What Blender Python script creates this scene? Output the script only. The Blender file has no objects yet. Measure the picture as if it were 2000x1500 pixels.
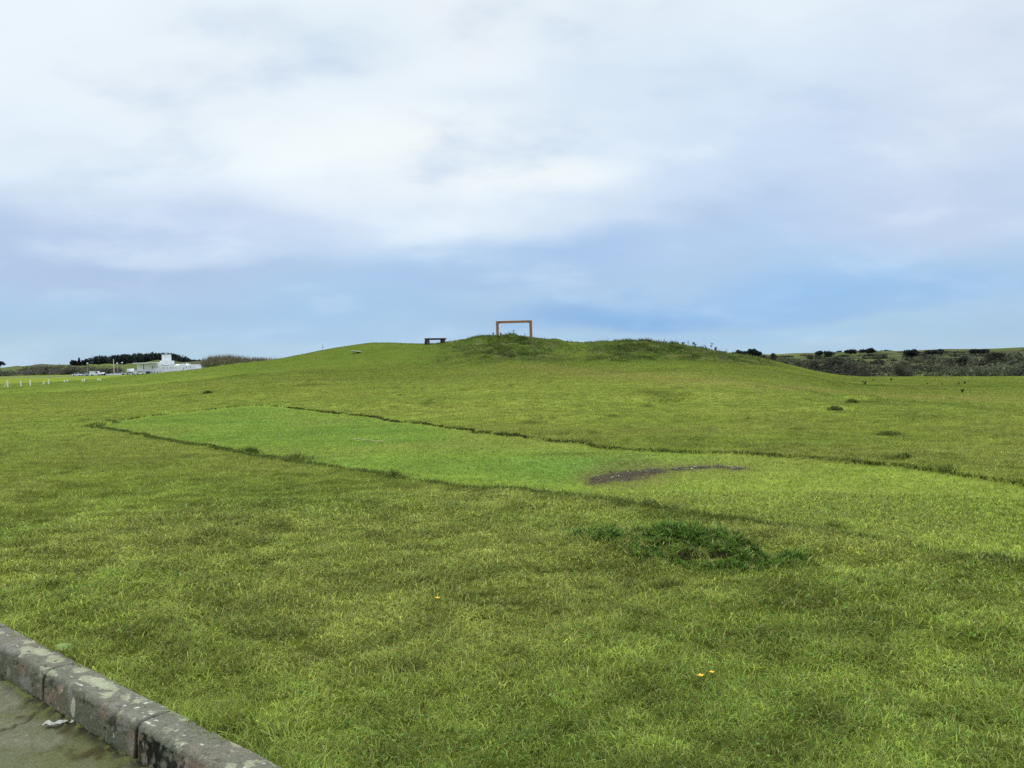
import bpy, math, random
import numpy as np
from mathutils import Matrix, Vector
SC = bpy.context.scene
COL = SC.collection
RNG = np.random.default_rng(7)
random.seed(7)

# ------------------------------------------------------------------ camera
F = 1619.0                      # focal length in pixels of the 2000 px wide photograph
CAMH = 1.55
_r = math.atan(.0265); _p = math.atan(46 / F)
FW = np.array([0, math.cos(_p), -math.sin(_p)]); _z = np.array([0, math.sin(_p), math.cos(_p)]); _x = np.array([1., 0, 0])
RI = math.cos(_r) * _x - math.sin(_r) * _z
UP = math.cos(_r) * _z + math.sin(_r) * _x
cam = bpy.data.cameras.new('camera'); camo = bpy.data.objects.new('camera', cam); COL.objects.link(camo)
cam.sensor_width = 36; cam.lens = 36 * F / 2000; cam.clip_start = .05; cam.clip_end = 60000
M = Matrix(((RI[0], UP[0], -FW[0], 0), (RI[1], UP[1], -FW[1], 0), (RI[2], UP[2], -FW[2], CAMH), (0, 0, 0, 1)))
camo.matrix_world = M
SC.camera = camo
def ray(px, py):
    return FW + (px - 1000) / F * RI + (750 - py) / F * UP
def at_depth(px, py, Y):
    d = ray(px, py); t = Y / d[1]; return np.array([d[0] * t, Y, CAMH + d[2] * t])
def hor(px): return 704 - .0265 * (px - 1000)

def lin(*c):
    return tuple(((v / 255) / 12.92 if v / 255 <= .04045 else ((v / 255 + .055) / 1.055) ** 2.4) for v in c)
def sm(a, b, x):
    t = np.clip((x - a) / (b - a), 0, 1); return t * t * (3 - 2 * t)

# ------------------------------------------------------------------ noise
def _h(ix, iy, s):
    n = (ix.astype(np.int64) * 374761393 + iy.astype(np.int64) * 668265263 + s * 974634777) & 0xffffffff
    n = ((n ^ (n >> 13)) * 1274126177) & 0xffffffff
    n = (n ^ (n >> 16)) & 0xffffff
    return n / float(0xffffff)
def vn(x, y, s=0):
    x = np.asarray(x, float); y = np.asarray(y, float)
    ix = np.floor(x); iy = np.floor(y); fx = x - ix; fy = y - iy
    fx = fx * fx * (3 - 2 * fx); fy = fy * fy * (3 - 2 * fy)
    a = _h(ix, iy, s); b = _h(ix + 1, iy, s); c = _h(ix, iy + 1, s); d = _h(ix + 1, iy + 1, s)
    return (a + (b - a) * fx) * (1 - fy) + (c + (d - c) * fx) * fy
def fbm(x, y, o=4, s=0):
    t = 0; a = 1; n = 0
    for k in range(o):
        t = t + a * vn(x * 2 ** k + 17.3 * k, y * 2 ** k - 9.1 * k, s + k * 13); n += a; a *= .5
    return t / n                                     # 0..1, mean .5

# ------------------------------------------------------------------ kerb line
KN = np.array([.648, .762]); KN /= np.linalg.norm(KN); KD = np.array([KN[1], -KN[0]])
KF = 1.480; KW = .150; KH = .162                     # front plane, width, height
def kv(X, Y): return X * KN[0] + Y * KN[1] - KF      # >0 behind the kerb face (the lawn side)
def ku(X, Y): return X * KD[0] + Y * KD[1]

# ------------------------------------------------------------------ terrain
CR = [(-900, 751), (-100, 751), (0, 751), (100, 747), (190, 741.5), (245, 734.5), (300, 729.5), (380, 721.5), (405, 718), (450, 711.5), (540, 702), (600, 690), (640, 682), (700, 672.5),
      (735, 668.5), (760, 669), (830, 671.5), (880, 669), (905, 664), (930, 659), (985, 656.5), (1010, 657.5), (1040, 660), (1080, 664.5), (1130, 668),
      (1180, 668), (1240, 667), (1290, 671), (1330, 676), (1400, 687), (1440, 694), (1500, 703), (1560, 717), (1600, 727), (1640, 734), (1680, 738),
      (2000, 738), (2900, 738)]
YC = 72.0
_cx = np.array([(c[0] - 1000) / F * YC for c in CR]); _cz = np.array([CAMH + (hor(c[0]) - c[1]) / F * YC for c in CR])
def smoothed_crest(X):
    z = 0
    for o, w in ((-.6, .25), (0, .5), (.6, .25)): z = z + w * np.interp(X + o, _cx, _cz)
    return z
SDF = None                                          # mown strip signed distance grid
BUMPS = []
def far_base(X, Y):
    a = X / np.maximum(Y, 1)
    L = np.interp(Y, [0, 60, 97, 150, 250, 300, 345, 388, 396, 450, 500, 560, 640, 700, 800, 1000], [.05, .05, .0, -.45, -1.3, -1.7, -1.75, -.42, -.50, -.50, 1.5, 6.2, 4.0, 3, -9, -14])
    R = np.interp(Y, [0, 72, 80, 90, 105, 150, 200, 250, 280, 340, 600, 1000], [.05, -1.1, -2.0, -2.1, -1.7, -.6, .4, 1.35, .9, -2, -10, -14])
    Mi = np.interp(Y, [0, 72, 110, 300, 600, 1000], [.05, .05, -1, -2, -10, -14])
    wl = sm(-.24, -.33, a); wr = sm(.2, .31, a)
    nl = (fbm(X / 22., Y / 50., 4, 5) - .5) * 7.5 * sm(470, 560, Y) * sm(900, 700, Y) * wl
    nr = ((fbm(X / 14., Y / 17., 4, 9) - .5) * 1.3 * sm(88, 120, Y) * sm(215, 190, Y) + (fbm(X / 16., Y / 22., 4, 4) - .5) * .9 * sm(190, 240, Y) * sm(500, 300, Y)) * wr
    return L * wl + R * wr + Mi * (1 - wl - wr) + nl + nr
def rough_mask(X, Y):
    "the tussocky face of the mound"
    px = 1000 + X / np.maximum(Y, 5) * F
    m1 = np.exp(-((px - 1000) / 115.) ** 2) * sm(56, 61, Y)
    m2 = sm(1120, 1180, px) * sm(1560, 1440, px) * sm(57, 60, Y) * .9
    return np.clip(np.maximum(m1, m2), 0, 1) * sm(84, 78, Y)
def strip_sd(X, Y):
    "signed distance to the mown strip, negative inside"
    if SDF is None: return np.full(np.shape(X), 9.)
    g, x0, y0, st = SDF
    fx = np.clip((np.asarray(X) - x0) / st, 0, g.shape[1] - 1.001); fy = np.clip((np.asarray(Y) - y0) / st, 0, g.shape[0] - 1.001)
    ix = fx.astype(int); iy = fy.astype(int); fx = fx - ix; fy = fy - iy
    return (g[iy, ix] * (1 - fx) + g[iy, ix + 1] * fx) * (1 - fy) + (g[iy + 1, ix] * (1 - fx) + g[iy + 1, ix + 1] * fx) * fy
def zf(X, Y, detail=True):
    X = np.asarray(X, float); Y = np.asarray(Y, float)
    near = np.interp(Y, [-60, 4, 25, 60], [.135, .135, .05, .05])
    fb = far_base(X, Y)
    crest = smoothed_crest(X * YC / np.clip(Y, 30, 77))
    near = near + np.minimum(crest - .05, 0) * np.clip((Y - 24) / 48, 0, 1) ** 1.15
    base = np.where(Y < 60, near, near * (1 - sm(60, 72, Y)) + fb * sm(60, 72, Y))
    S = np.interp(Y, [0, 20, 35, 48, 57, 61, 65, 69, 72, 76, 84, 95, 108], [0, 0, .09, .22, .36, .52, .75, .93, 1, .97, .72, .3, 0])
    S2 = np.interp(Y, [0, 20, 40, 55, 64, 72, 76, 84, 95, 108], [0, 0, .22, .5, .78, 1, .97, .7, .25, 0])
    k = np.clip((crest - 1.9) / 1.2, 0, 1)
    S = S * k + S2 * (1 - k)
    z = base + (crest - base) * S
    # wide gentle undulation of the lawn
    z = z + (fbm(X / 9., Y / 7., 3, 21) - .5) * .22 * sm(7, 16, Y) * sm(66, 50, Y)
    for bx, by, rx, ry, h in BUMPS:
        z = z + h * np.exp(-((X - bx) / rx) ** 2 - ((Y - by) / ry) ** 2)
    sd = strip_sd(X, Y)
    z = z - .06 * sm(.12, -.10, sd) * sm(2.5, 4, Y)
    z = z + .012 * np.exp(-((sd - .1) / .12) ** 2) * sm(4, 8, Y)
    if detail:
        dn = np.hypot(X, Y)
        z = z + (fbm(X / .55, Y / .55, 3, 31) - .5) * .06 * sm(160, 60, dn) * np.where(sd < 0, .4, 1)
        rm = rough_mask(X, Y)
        z = z + rm * ((fbm(X / 1.3, Y / .9, 3, 41) - .5) * .75)
    v = kv(X, Y)
    z = np.where(v < KW * .5, -.2, z)
    z = np.where((Y < 60) | (np.hypot(X, Y) < 800), z, np.minimum(z, -14))
    z = np.where((Y <= 0) & (np.hypot(X, Y) > 800), -14, z)
    return z
_T = np.concatenate([np.linspace(1.5, 30, 3000), np.geomspace(30, 900, 6000)])
def on_ground(px, py):
    d = ray(px, py); d = d / np.linalg.norm(d)
    P = np.array([0, 0, CAMH])[None] + _T[:, None] * d[None]
    below = P[:, 2] < zf(P[:, 0], P[:, 1])
    i = np.argmax(below) if below.any() else len(_T) - 1
    return P[i]
def place(px, py):
    p = on_ground(px, py); p[2] = float(zf(p[0:1], p[1:2])[0]); return p
def at_xy(px, Y):
    "ground point at depth Y under image column px"
    X = ((px - 1000) / F) * Y
    return np.array([X, Y, float(zf(np.array([X]), np.array([Y]))[0])])

# mown strip outline (read as lawn positions), traced round
near_e = [(178, 831), (300, 850), (480, 883), (640, 906), (800, 929), (960, 943), (1100, 959), (1210, 975), (1300, 988), (1420, 1006), (1520, 1023), (1700, 1047), (2000, 1090), (2300, 1136)]
far_e = [(2300, 988), (2000, 938), (1850, 917), (1700, 901), (1600, 891), (1500, 885), (1340, 880), (1180, 872), (1060, 857), (960, 844), (860, 830), (760, 818), (640, 803), (560, 793), (530, 790), (480, 791), (390, 800), (300, 810), (230, 819)]
poly = [on_ground(*q)[:2] for q in near_e + far_e]
def make_sdf(poly):
    st = .12; x0, y0 = -24., 2.; nx, ny = int(40 / st), int(36 / st)
    gx, gy = np.meshgrid(x0 + np.arange(nx) * st, y0 + np.arange(ny) * st)
    d = np.full(gx.shape, 1e9); ins = np.zeros(gx.shape, bool)
    n = len(poly)
    for i in range(n):
        a = poly[i]; b = poly[(i + 1) % n]; e = b - a
        t = np.clip(((gx - a[0]) * e[0] + (gy - a[1]) * e[1]) / (e @ e + 1e-9), 0, 1)
        d = np.minimum(d, np.hypot(gx - a[0] - t * e[0], gy - a[1] - t * e[1]))
        c = ((a[1] > gy) != (b[1] > gy)) & (gx < (b[0] - a[0]) * (gy - a[1]) / (b[1] - a[1] + 1e-12) + a[0])
        ins ^= c
    d = np.where(ins, -d, d)
    d += (fbm(gx / 1.1, gy / 1.1, 3, 77) - .5) * .35
    return d, x0, y0, st
SDF = make_sdf(poly)
for px, py, wx, wy, h in [(1290, 778, 1.6, 1.0, -.28), (600, 748, 2.2, .8, .16), (1030, 818, 1.2, .5, .1), (1730, 842, .6, .35, .1), (1690, 780, 1.0, .6, .14), (1620, 798, 1.0, .5, .12),
                          (1080, 930, 1.6, 1.4, -.12), (1340, 1062, 1.0, .45, .09), (960, 765, 2, .9, .15), (320, 765, 2.5, .9, .12), (1330, 862, 2, .6, .1)]:
    q = on_ground(px, py); BUMPS.append((q[0], q[1], wx, wy, h))

# patches of darker, longer grass, plus painted shade in the hollow: pixel x, y, half widths in px, darkness
DK = []
for px, py, wx, wy, s in [(405, 767, 9, 3, .9), (610, 751, 40, 4, .6), (1285, 767, 34, 8, .7), (1340, 771, 22, 5, .45), (1030, 826, 34, 4, .7), (1732, 847, 22, 4, 1.), (1745, 891, 30, 5, .6), (1762, 889, 10, 4, 1.), (835, 787, 16, 3, .7), (940, 792, 14, 2, .5),
                          (1690, 784, 26, 5, .7), (1800, 812, 60, 8, .45), (1550, 836, 14, 3, .7), (1730, 864, 14, 4, .5), (770, 932, 26, 5, .6), (590, 900, 40, 8, .5), (60, 905, 26, 5, .3), (780, 1070, 40, 9, .35),
                          (1700, 772, 24, 2, .6), (1020, 690, 40, 5, .5), (1985, 850, 30, 8, .5), (1440, 1310, 40, 10, .45), (1560, 1340, 60, 14, .4), (430, 1310, 46, 12, .6), (740, 1330, 44, 16, .5), (500, 1440, 44, 14, .5),
                          (1600, 1450, 70, 18, .35), (1020, 1275, 34, 8, .5), (800, 1232, 22, 6, .6), (960, 1197, 20, 4, .5), (1850, 1190, 30, 8, .4), (250, 1120, 50, 9, .3), (1480, 868, 50, 4, .35), (1130, 885, 60, 4, .35), (180, 808, 26, 3, .4), (150, 766, 24, 2, .4), (470, 733, 20, 3, .5), (100, 1040, 60, 8, .25), (620, 1010, 60, 6, .25)]:
    q = on_ground(px, py); q2 = on_ground(px, py - wy); DK.append((q[0], q[1], max(wx / F * q[1], .05), max(abs(q2[1] - q[1]), .05), s))
_rw = np.random.default_rng(99)
for _i in range(260):
    px = _rw.uniform(-60, 2060); py = 745 + 520 * _rw.random() ** 1.8; q = on_ground(px, py); f = .45 + (py - 745) / 420.; wx = _rw.uniform(5, 20) * f; wy = _rw.uniform(1.4, 3.4) * f
    if q[1] > 70 or strip_sd(q[0:1], q[1:2])[0] < .1: continue
    q2 = on_ground(px, py - wy); DK.append((q[0], q[1], max(wx / F * q[1], .04), max(abs(q2[1] - q[1]), .05), _rw.uniform(.4, 1.)))
def dark_mask(X, Y):
    m = np.zeros(np.shape(X))
    jx = (fbm(X / .3, Y / .3, 2, 3) - .5) * .35
    for x, y, rx, ry, s in DK:
        w = (np.abs(X - x) < 3.2 * rx) & (np.abs(Y - y) < 3.2 * ry)
        if w.any():
            m[w] = np.maximum(m[w], s * (.5 if y < 9 else .85) * np.exp(-((X[w] - x + jx[w] * min(1, rx)) / rx) ** 2 - ((Y[w] - y + jx[w] * min(1, ry)) / ry) ** 2))
    return m
bare_q = [(1170, 938, 1.0), (1205, 930, 1.3), (1245, 925, 1.3), (1280, 918, .9), (1325, 915, .8), (1365, 912, .8), (1400, 911, .9), (1440, 914, .85)]
BARE = []
for px, py, s in bare_q:
    q = on_ground(px, py); BARE.append((q[0], q[1], s * 26 / F * q[1], s * (.42 if px < 1300 else .22)))
def bare_mask(X, Y):
    m = np.zeros(np.shape(X))
    for x, y, rx, ry in BARE: m = m + np.exp(-((X - x) / rx) ** 2 - ((Y - y) / ry) ** 2)
    return sm(.40, 1.05, m + (fbm(X / .3, Y / .22, 4, 55) - .5) * 1.3)
q = on_ground(1150, 905); EM = (q[0], q[1])
straw = [on_ground(*t)[:2] for t in [(1060, 716), (1180, 730), (1300, 739), (1400, 746), (1520, 756), (1640, 766), (1800, 774), (2050, 780)]]
def straw_mask(X, Y):
    d = np.full(np.shape(X), 1e9)
    for a, b in zip(straw[:-1], straw[1:]):
        e = b - a; t = np.clip(((X - a[0]) * e[0] + (Y - a[1]) * e[1]) / (e @ e), 0, 1)
        d = np.minimum(d, np.hypot((X - a[0] - t * e[0]), (Y - a[1] - t * e[1]) * .8))
    return np.exp(-(d / 2.1) ** 2)
def mix(a, b, t): return a + (np.asarray(b)[None, :] - a) * np.asarray(t)[:, None]
LAWN = lin(136, 150, 62); STRIP = lin(131, 154, 64); EMER = lin(106, 142, 64); STRAW = lin(152, 146, 76); MOUND = lin(94, 112, 54); EARTH = lin(96, 87, 66)
SCRUB = lin(96, 98, 72); DUNE = lin(106, 114, 74); DARK = lin(70, 84, 30)
def gcol(X, Y, edge=True):
    "surface colour of the turf / ground at a place (flat 1-D arrays)"
    c = np.tile(np.array(LAWN), (len(X), 1)); d = np.hypot(X, Y)
    n1 = fbm(X / 3.2, Y / 2.4, 4, 101); n2 = fbm(X / 11., Y / 8., 3, 102); n3 = fbm(X / .8, Y / .7, 3, 103)
    c = mix(c, lin(146, 148, 72), np.clip((n1 - .5) * 2.4, 0, .5)); c = mix(c, lin(116, 136, 56), np.clip((.47 - n1) * 2.6, 0, .4))
    c = mix(c, lin(112, 140, 56), np.clip((n2 - .52) * 3, 0, .5) * sm(40, 20, d))
    c = c * (1 + (n3 - .5) * .42)[:, None]
    n5 = fbm(X / .24, Y / .2, 3, 108); c = c * (1 + (n5 - .5) * 1.1 * sm(60, 30, d))[:, None]
    c = mix(c, lin(130, 138, 60), .5 * sm(9, 18, d) * sm(60, 45, d))
    c = mix(c, lin(100, 128, 52), sm(52, 62, Y) * sm(110, 90, Y) * .4 * sm(.35, .2, X / np.maximum(Y, 1)))
    c = mix(c, STRAW, straw_mask(X, Y) * .62)
    rm = rough_mask(X, Y); c = mix(c, MOUND, rm * .6); c = mix(c, lin(136, 136, 84), rm * np.clip((fbm(X / .9, Y / .7, 3, 104) - .54) * 6, 0, .8)); c = mix(c, lin(66, 80, 36), rm * np.clip((.47 - fbm(X / 1.1, Y / .8, 3, 105)) * 6, 0, .9))
    sd = strip_sd(X, Y); st = sm(.12, -.12, sd) * sm(3, 5, Y) * .9
    sc = np.tile(np.array(STRIP), (len(X), 1)); lw = sm(-3., 2., X + (n1 - .5) * 3)
    sc = mix(sc, lin(148, 164, 66), lw * .8)
    sc = mix(sc, EMER, np.clip(1.4 * (fbm(X / 2.4, Y / 1.5, 3, 106) - .4), 0, .8) * (1 - lw))
    sc = mix(sc, EMER, .75 * np.exp(-((X - EM[0]) / 1.7) ** 2 - ((Y - EM[1]) / 1.4) ** 2)); sc = mix(sc, lin(142, 148, 72), np.clip((n1 - .52) * 2.4, 0, .5))
    sc = sc * (1 + (n3 - .5) * .35)[:, None]
    c = c * (1 - st)[:, None] + sc * st[:, None]
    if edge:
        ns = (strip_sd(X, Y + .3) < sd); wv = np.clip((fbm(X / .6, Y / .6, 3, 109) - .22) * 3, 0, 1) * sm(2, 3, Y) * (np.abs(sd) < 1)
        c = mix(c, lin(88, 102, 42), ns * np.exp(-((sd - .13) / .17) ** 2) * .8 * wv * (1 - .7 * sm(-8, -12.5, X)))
        c = mix(c, lin(66, 74, 28), ~ns * np.exp(-((sd - .02) / .055) ** 2) * .85 * wv); c = mix(c, lin(64, 74, 28), ns * np.exp(-((sd - .03) / .05) ** 2) * .5 * wv)  # far edge: shadow under the overhanging grass painted into the blade colour
    c = mix(c, DARK, dark_mask(X, Y) * .8)
    hal = np.zeros(len(X))
    for bx, by, rx, ry in BARE: hal = hal + np.exp(-((X - bx) / (rx * 1.5)) ** 2 - ((Y - by) / (ry * 1.9)) ** 2)
    c = mix(c, lin(124, 116, 70), np.clip(hal * (.1 + fbm(X / .25, Y / .2, 3, 56)), 0, .5)); c = mix(c, EARTH, bare_mask(X, Y))
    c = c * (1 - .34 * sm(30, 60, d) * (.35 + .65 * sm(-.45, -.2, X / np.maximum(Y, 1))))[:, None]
    # far ground
    a = X / np.maximum(Y, 1)
    fr = sm(80, 92, Y) * sm(.22, .28, a)
    nn = fbm(X / 7., Y / 16., 4, 111)
    dc = mix(np.tile(np.array(SCRUB), (len(X), 1)), DUNE, np.clip((nn - .47) * 6, 0, 1)); dc = mix(dc, lin(72, 74, 56), np.clip((.45 - fbm(X / 4., Y / 9., 4, 112)) * 6, 0, .8)); dc = mix(dc, lin(110, 122, 66), np.clip((fbm(X / 9., Y / 14., 3, 113) - .6) * 9, 0, .7))
    dc = mix(dc, lin(136, 140, 84), np.exp(-((a - .315) / .03) ** 2) * sm(150, 200, Y) * .8)
    dc = mix(dc, lin(128, 140, 72), np.exp(-((a - .497) / .016) ** 2) * sm(120, 104, Y))
    dc = dc * .8
    c = c * (1 - fr)[:, None] + dc * fr[:, None]
    fl = sm(455, 475, Y) * sm(-.25, -.3, a)
    dl = mix(np.tile(np.array(lin(98, 108, 64)), (len(X), 1)), lin(92, 92, 70), np.clip((fbm(X / 30., Y / 40., 4, 114) - .45) * 6, 0, 1)); dl = mix(dl, lin(104, 114, 62), np.clip((fbm(X / 20., Y / 30., 3, 115) - .55) * 6, 0, 1))
    c = c * (1 - fl)[:, None] + dl * fl[:, None]
    return np.clip(c, .004, .9)

# ------------------------------------------------------------------ object helpers
def tag(o, label=None, cat=None, group=None, kind=None):
    if label: o['label'] = label
    if cat: o['category'] = cat
    if group: o['group'] = group
    if kind: o['kind'] = kind
    return o
def fast_mesh(name, V, T, C=None, smooth=False):
    V = np.ascontiguousarray(V, np.float32); T = np.ascontiguousarray(T, np.int32); k = T.shape[1]
    me = bpy.data.meshes.new(name)
    me.vertices.add(len(V)); me.vertices.foreach_set('co', V.ravel())
    me.loops.add(T.size); me.loops.foreach_set('vertex_index', T.ravel())
    me.polygons.add(len(T)); me.polygons.foreach_set('loop_start', np.arange(0, T.size, k, dtype=np.int32))
    if C is not None:
        at = me.color_attributes.new('Col', 'FLOAT_COLOR', 'POINT'); C4 = np.ones((len(V), 4), np.float32); C4[:, :3] = C
        at.data.foreach_set('color', C4.ravel())
    me.update(calc_edges=True); me.validate()
    if smooth: me.shade_smooth()
    return me
def obj(name, me, mat, parent=None, loc=None):
    o = bpy.data.objects.new(name, me); COL.objects.link(o)
    if mat: me.materials.append(mat)
    if parent: o.parent = parent
    if loc is not None: o.location = [float(v) for v in loc]
    return o
def thing(name, label, cat, loc=(0, 0, 0), rz=0, group=None):
    e = bpy.data.objects.new(name, None); COL.objects.link(e); e.empty_display_size = .3
    e.location = [float(v) for v in loc]; e.rotation_euler = (0, 0, rz)
    return tag(e, label, cat, group)
class MB:
    def __init__(s): s.v = []; s.f = []; s.c = []; s.cc = (1, 1, 1)
    def add(s, V, Fs):
        n = len(s.v); s.v += [tuple(map(float, v)) for v in V]; s.f += [tuple(i + n for i in f) for f in Fs]; s.c += [s.cc] * len(V); return s
    def box(s, c, size, rz=0, m=None):
        hx, hy, hz = [k / 2 for k in size]; V = [(x, y, z) for x in (-hx, hx) for y in (-hy, hy) for z in (-hz, hz)]
        R = Matrix.Rotation(rz, 3, 'Z') if m is None else m
        V = [tuple(R @ Vector(v) + Vector(c)) for v in V]
        return s.add(V, [(0, 1, 3, 2), (4, 6, 7, 5), (0, 4, 5, 1), (2, 3, 7, 6), (0, 2, 6, 4), (1, 5, 7, 3)])
    def beam(s, a, b, w, h, up=(0, 0, 1)):
        a = Vector(a); b = Vector(b); y = (b - a); L = y.length; y.normalize(); u = Vector(up); x = y.cross(u); x.normalize(); u = x.cross(y)
        m = Matrix((x, y, u)).transposed(); return s.box((a + b) / 2, (w, L, h), m=m)
    def tube(s, pts, rads, n=6, cap=True):
        pts = [Vector(p) for p in pts]; V = []; Fs = []
        for i, p in enumerate(pts):
            t = (pts[min(i + 1, len(pts) - 1)] - pts[max(i - 1, 0)]).normalized(); a = t.cross(Vector((.31, .95, .05))); a.normalize(); b = t.cross(a)
            V += [p + (a * math.cos(2 * math.pi * k / n) + b * math.sin(2 * math.pi * k / n)) * rads[i] for k in range(n)]
        for i in range(len(pts) - 1):
            for k in range(n): Fs.append((i * n + k, i * n + (k + 1) % n, (i + 1) * n + (k + 1) % n, (i + 1) * n + k))
        if cap: Fs += [tuple(range(n))[::-1], tuple((len(pts) - 1) * n + k for k in range(n))]
        return s.add(V, Fs)
    def prism(s, poly, x0, x1):
        "polygon in (y, z) pushed along x"
        n = len(poly); V = [(x0, y, z) for y, z in poly] + [(x1, y, z) for y, z in poly]
        return s.add(V, [tuple(range(n))[::-1], tuple(range(n, 2 * n))] + [(i, (i + 1) % n, n + (i + 1) % n, n + i) for i in range(n)])
    def build(s, name, mat, parent=None, loc=None, bevel=0):
        me = bpy.data.meshes.new(name); me.from_pydata(s.v, [], s.f)
        if any(c != (1, 1, 1) for c in s.c):
            at = me.color_attributes.new('Col', 'FLOAT_COLOR', 'POINT'); at.data.foreach_set('color', np.array([c + (1,) for c in s.c], np.float32).ravel())
        me.update()
        import bmesh
        bm = bmesh.new(); bm.from_mesh(me)
        bmesh.ops.recalc_face_normals(bm, faces=bm.faces)
        if bevel: bmesh.ops.bevel(bm, geom=bm.edges[:], offset=bevel, segments=1, affect='EDGES', clamp_overlap=True)
        bm.to_mesh(me); bm.free()
        return obj(name, me, mat, parent, loc)

# ------------------------------------------------------------------ materials
def newmat(name):
    m = bpy.data.materials.new(name); m.use_nodes = True; nt = m.node_tree; nt.nodes.clear(); return m, nt, nt.nodes, nt.links
def pmat(name, col, rough=.7, var=.2, scale=8., bump=.0, metal=0., spec=.4, stretch=(1, 1, 1), col2=None):
    "principled with noise-varied colour"
    m, nt, N, L = newmat(name)
    out = N.new('ShaderNodeOutputMaterial'); b = N.new('ShaderNodeBsdfPrincipled'); L.new(b.outputs[0], out.inputs[0])
    tc = N.new('ShaderNodeTexCoord'); mp = N.new('ShaderNodeMapping'); mp.inputs['Scale'].default_value = stretch; L.new(tc.outputs['Object'], mp.inputs[0])
    n = N.new('ShaderNodeTexNoise'); n.inputs['Scale'].default_value = scale; n.inputs['Detail'].default_value = 6; n.inputs['Roughness'].default_value = .65; L.new(mp.outputs[0], n.inputs['Vector'])
    r = N.new('ShaderNodeValToRGB'); r.color_ramp.elements[0].position = .3; r.color_ramp.elements[1].position = .7
    c2 = col2 if col2 else tuple(min(1, k * (1 + var)) for k in col)
    r.color_ramp.elements[0].color = tuple(k * (1 - var) for k in col) + (1,); r.color_ramp.elements[1].color = c2 + (1,)
    L.new(n.outputs['Fac'], r.inputs[0]); L.new(r.outputs[0], b.inputs['Base Color'])
    b.inputs['Roughness'].default_value = rough; b.inputs['Metallic'].default_value = metal; b.inputs['Specular IOR Level'].default_value = spec
    if bump:
        bp = N.new('ShaderNodeBump'); bp.inputs['Strength'].default_value = bump; bp.inputs['Distance'].default_value = .02; L.new(n.outputs['Fac'], bp.inputs['Height']); L.new(bp.outputs[0], b.inputs['Normal'])
    return m
def leafmat(name, rough=.6, trans=.35, spec=.25):
    m, nt, N, L = newmat(name)
    out = N.new('ShaderNodeOutputMaterial'); b = N.new('ShaderNodeBsdfPrincipled'); t = N.new('ShaderNodeBsdfTranslucent'); mx = N.new('ShaderNodeMixShader')
    a = N.new('ShaderNodeAttribute'); a.attribute_name = 'Col'
    L.new(a.outputs['Color'], b.inputs['Base Color']); L.new(a.outputs['Color'], t.inputs['Color'])
    b.inputs['Roughness'].default_value = rough; b.inputs['Specular IOR Level'].default_value = spec
    mx.inputs[0].default_value = trans; L.new(b.outputs[0], mx.inputs[1]); L.new(t.outputs[0], mx.inputs[2]); L.new(mx.outputs[0], out.inputs[0])
    return m
def colmat(name, rough=.9, spec=.2, nscale=60., namp=.35, bump=.3, bscale=None, dist=.01):
    "vertex surface colour times fine procedural noise"
    m, nt, N, L = newmat(name)
    out = N.new('ShaderNodeOutputMaterial'); b = N.new('ShaderNodeBsdfPrincipled'); L.new(b.outputs[0], out.inputs[0])
    a = N.new('ShaderNodeAttribute'); a.attribute_name = 'Col'; tc = N.new('ShaderNodeTexCoord')
    n = N.new('ShaderNodeTexNoise'); n.inputs['Scale'].default_value = nscale; n.inputs['Detail'].default_value = 8; n.inputs['Roughness'].default_value = .7; L.new(tc.outputs['Object'], n.inputs['Vector'])
    mr = N.new('ShaderNodeMapRange'); mr.inputs[1].default_value = .25; mr.inputs[2].default_value = .75; mr.inputs[3].default_value = 1 - namp; mr.inputs[4].default_value = 1 + namp; L.new(n.outputs['Fac'], mr.inputs[0])
    mu = N.new('ShaderNodeVectorMath'); mu.operation = 'SCALE'; L.new(a.outputs['Color'], mu.inputs[0]); L.new(mr.outputs[0], mu.inputs['Scale']); L.new(mu.outputs[0], b.inputs['Base Color'])
    b.inputs['Roughness'].default_value = rough; b.inputs['Specular IOR Level'].default_value = spec
    if bump:
        bp = N.new('ShaderNodeBump'); bp.inputs['Strength'].default_value = bump; bp.inputs['Distance'].default_value = dist; L.new(n.outputs['Fac'], bp.inputs['Height']); L.new(bp.outputs[0], b.inputs['Normal'])
    return m
M_leaf = leafmat('foliage'); M_grass = leafmat('grass_blades', .7, .4, .12); M_ground = colmat('turf', spec=0., nscale=9., namp=.3, bump=.4, dist=.03)
M_stone = colmat('weathered_concrete', rough=.95, spec=.1, nscale=130., namp=.6, bump=.8, dist=.006); M_pave = colmat('mossy_asphalt', rough=.95, spec=.1, nscale=110., namp=.6, bump=.9, dist=.006)
M_bark = pmat('bark', (.05, .04, .03), .9, .3, 6, .4); M_white = pmat('white_paint', (.74, .72, .62), .6, .08, 5); M_render = pmat('white_render', (.76, .77, .80), .8, .06, .6)
M_glass = pmat('dark_glazing', (.05, .06, .07), .15, .2, 2, spec=.5); M_timber = pmat('stained_timber', lin(162, 110, 62), .7, .3, 5, .3, stretch=(3, 3, .4)); M_dark = pmat('weathered_dark_timber', lin(62, 54, 46), .8, .3, 6, .3, stretch=(.5, 4, 4))
M_metal = pmat('galvanised_metal', (.42, .43, .43), .5, .1, 4, metal=.3); M_roof = pmat('grey_roofing', (.30, .33, .34), .7, .15, 1.5); M_rubber = pmat('rubber', (.02, .02, .02), .8, .1, 4)
M_lamp = pmat('lamp_diffuser', (.8, .8, .78), .4, .03, 3); M_paper = pmat('paper', (.40, .39, .34), .8, .12, 30, .2); M_stickm = pmat('bleached_wood', (.62, .58, .44), .8, .15, 10)
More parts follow.
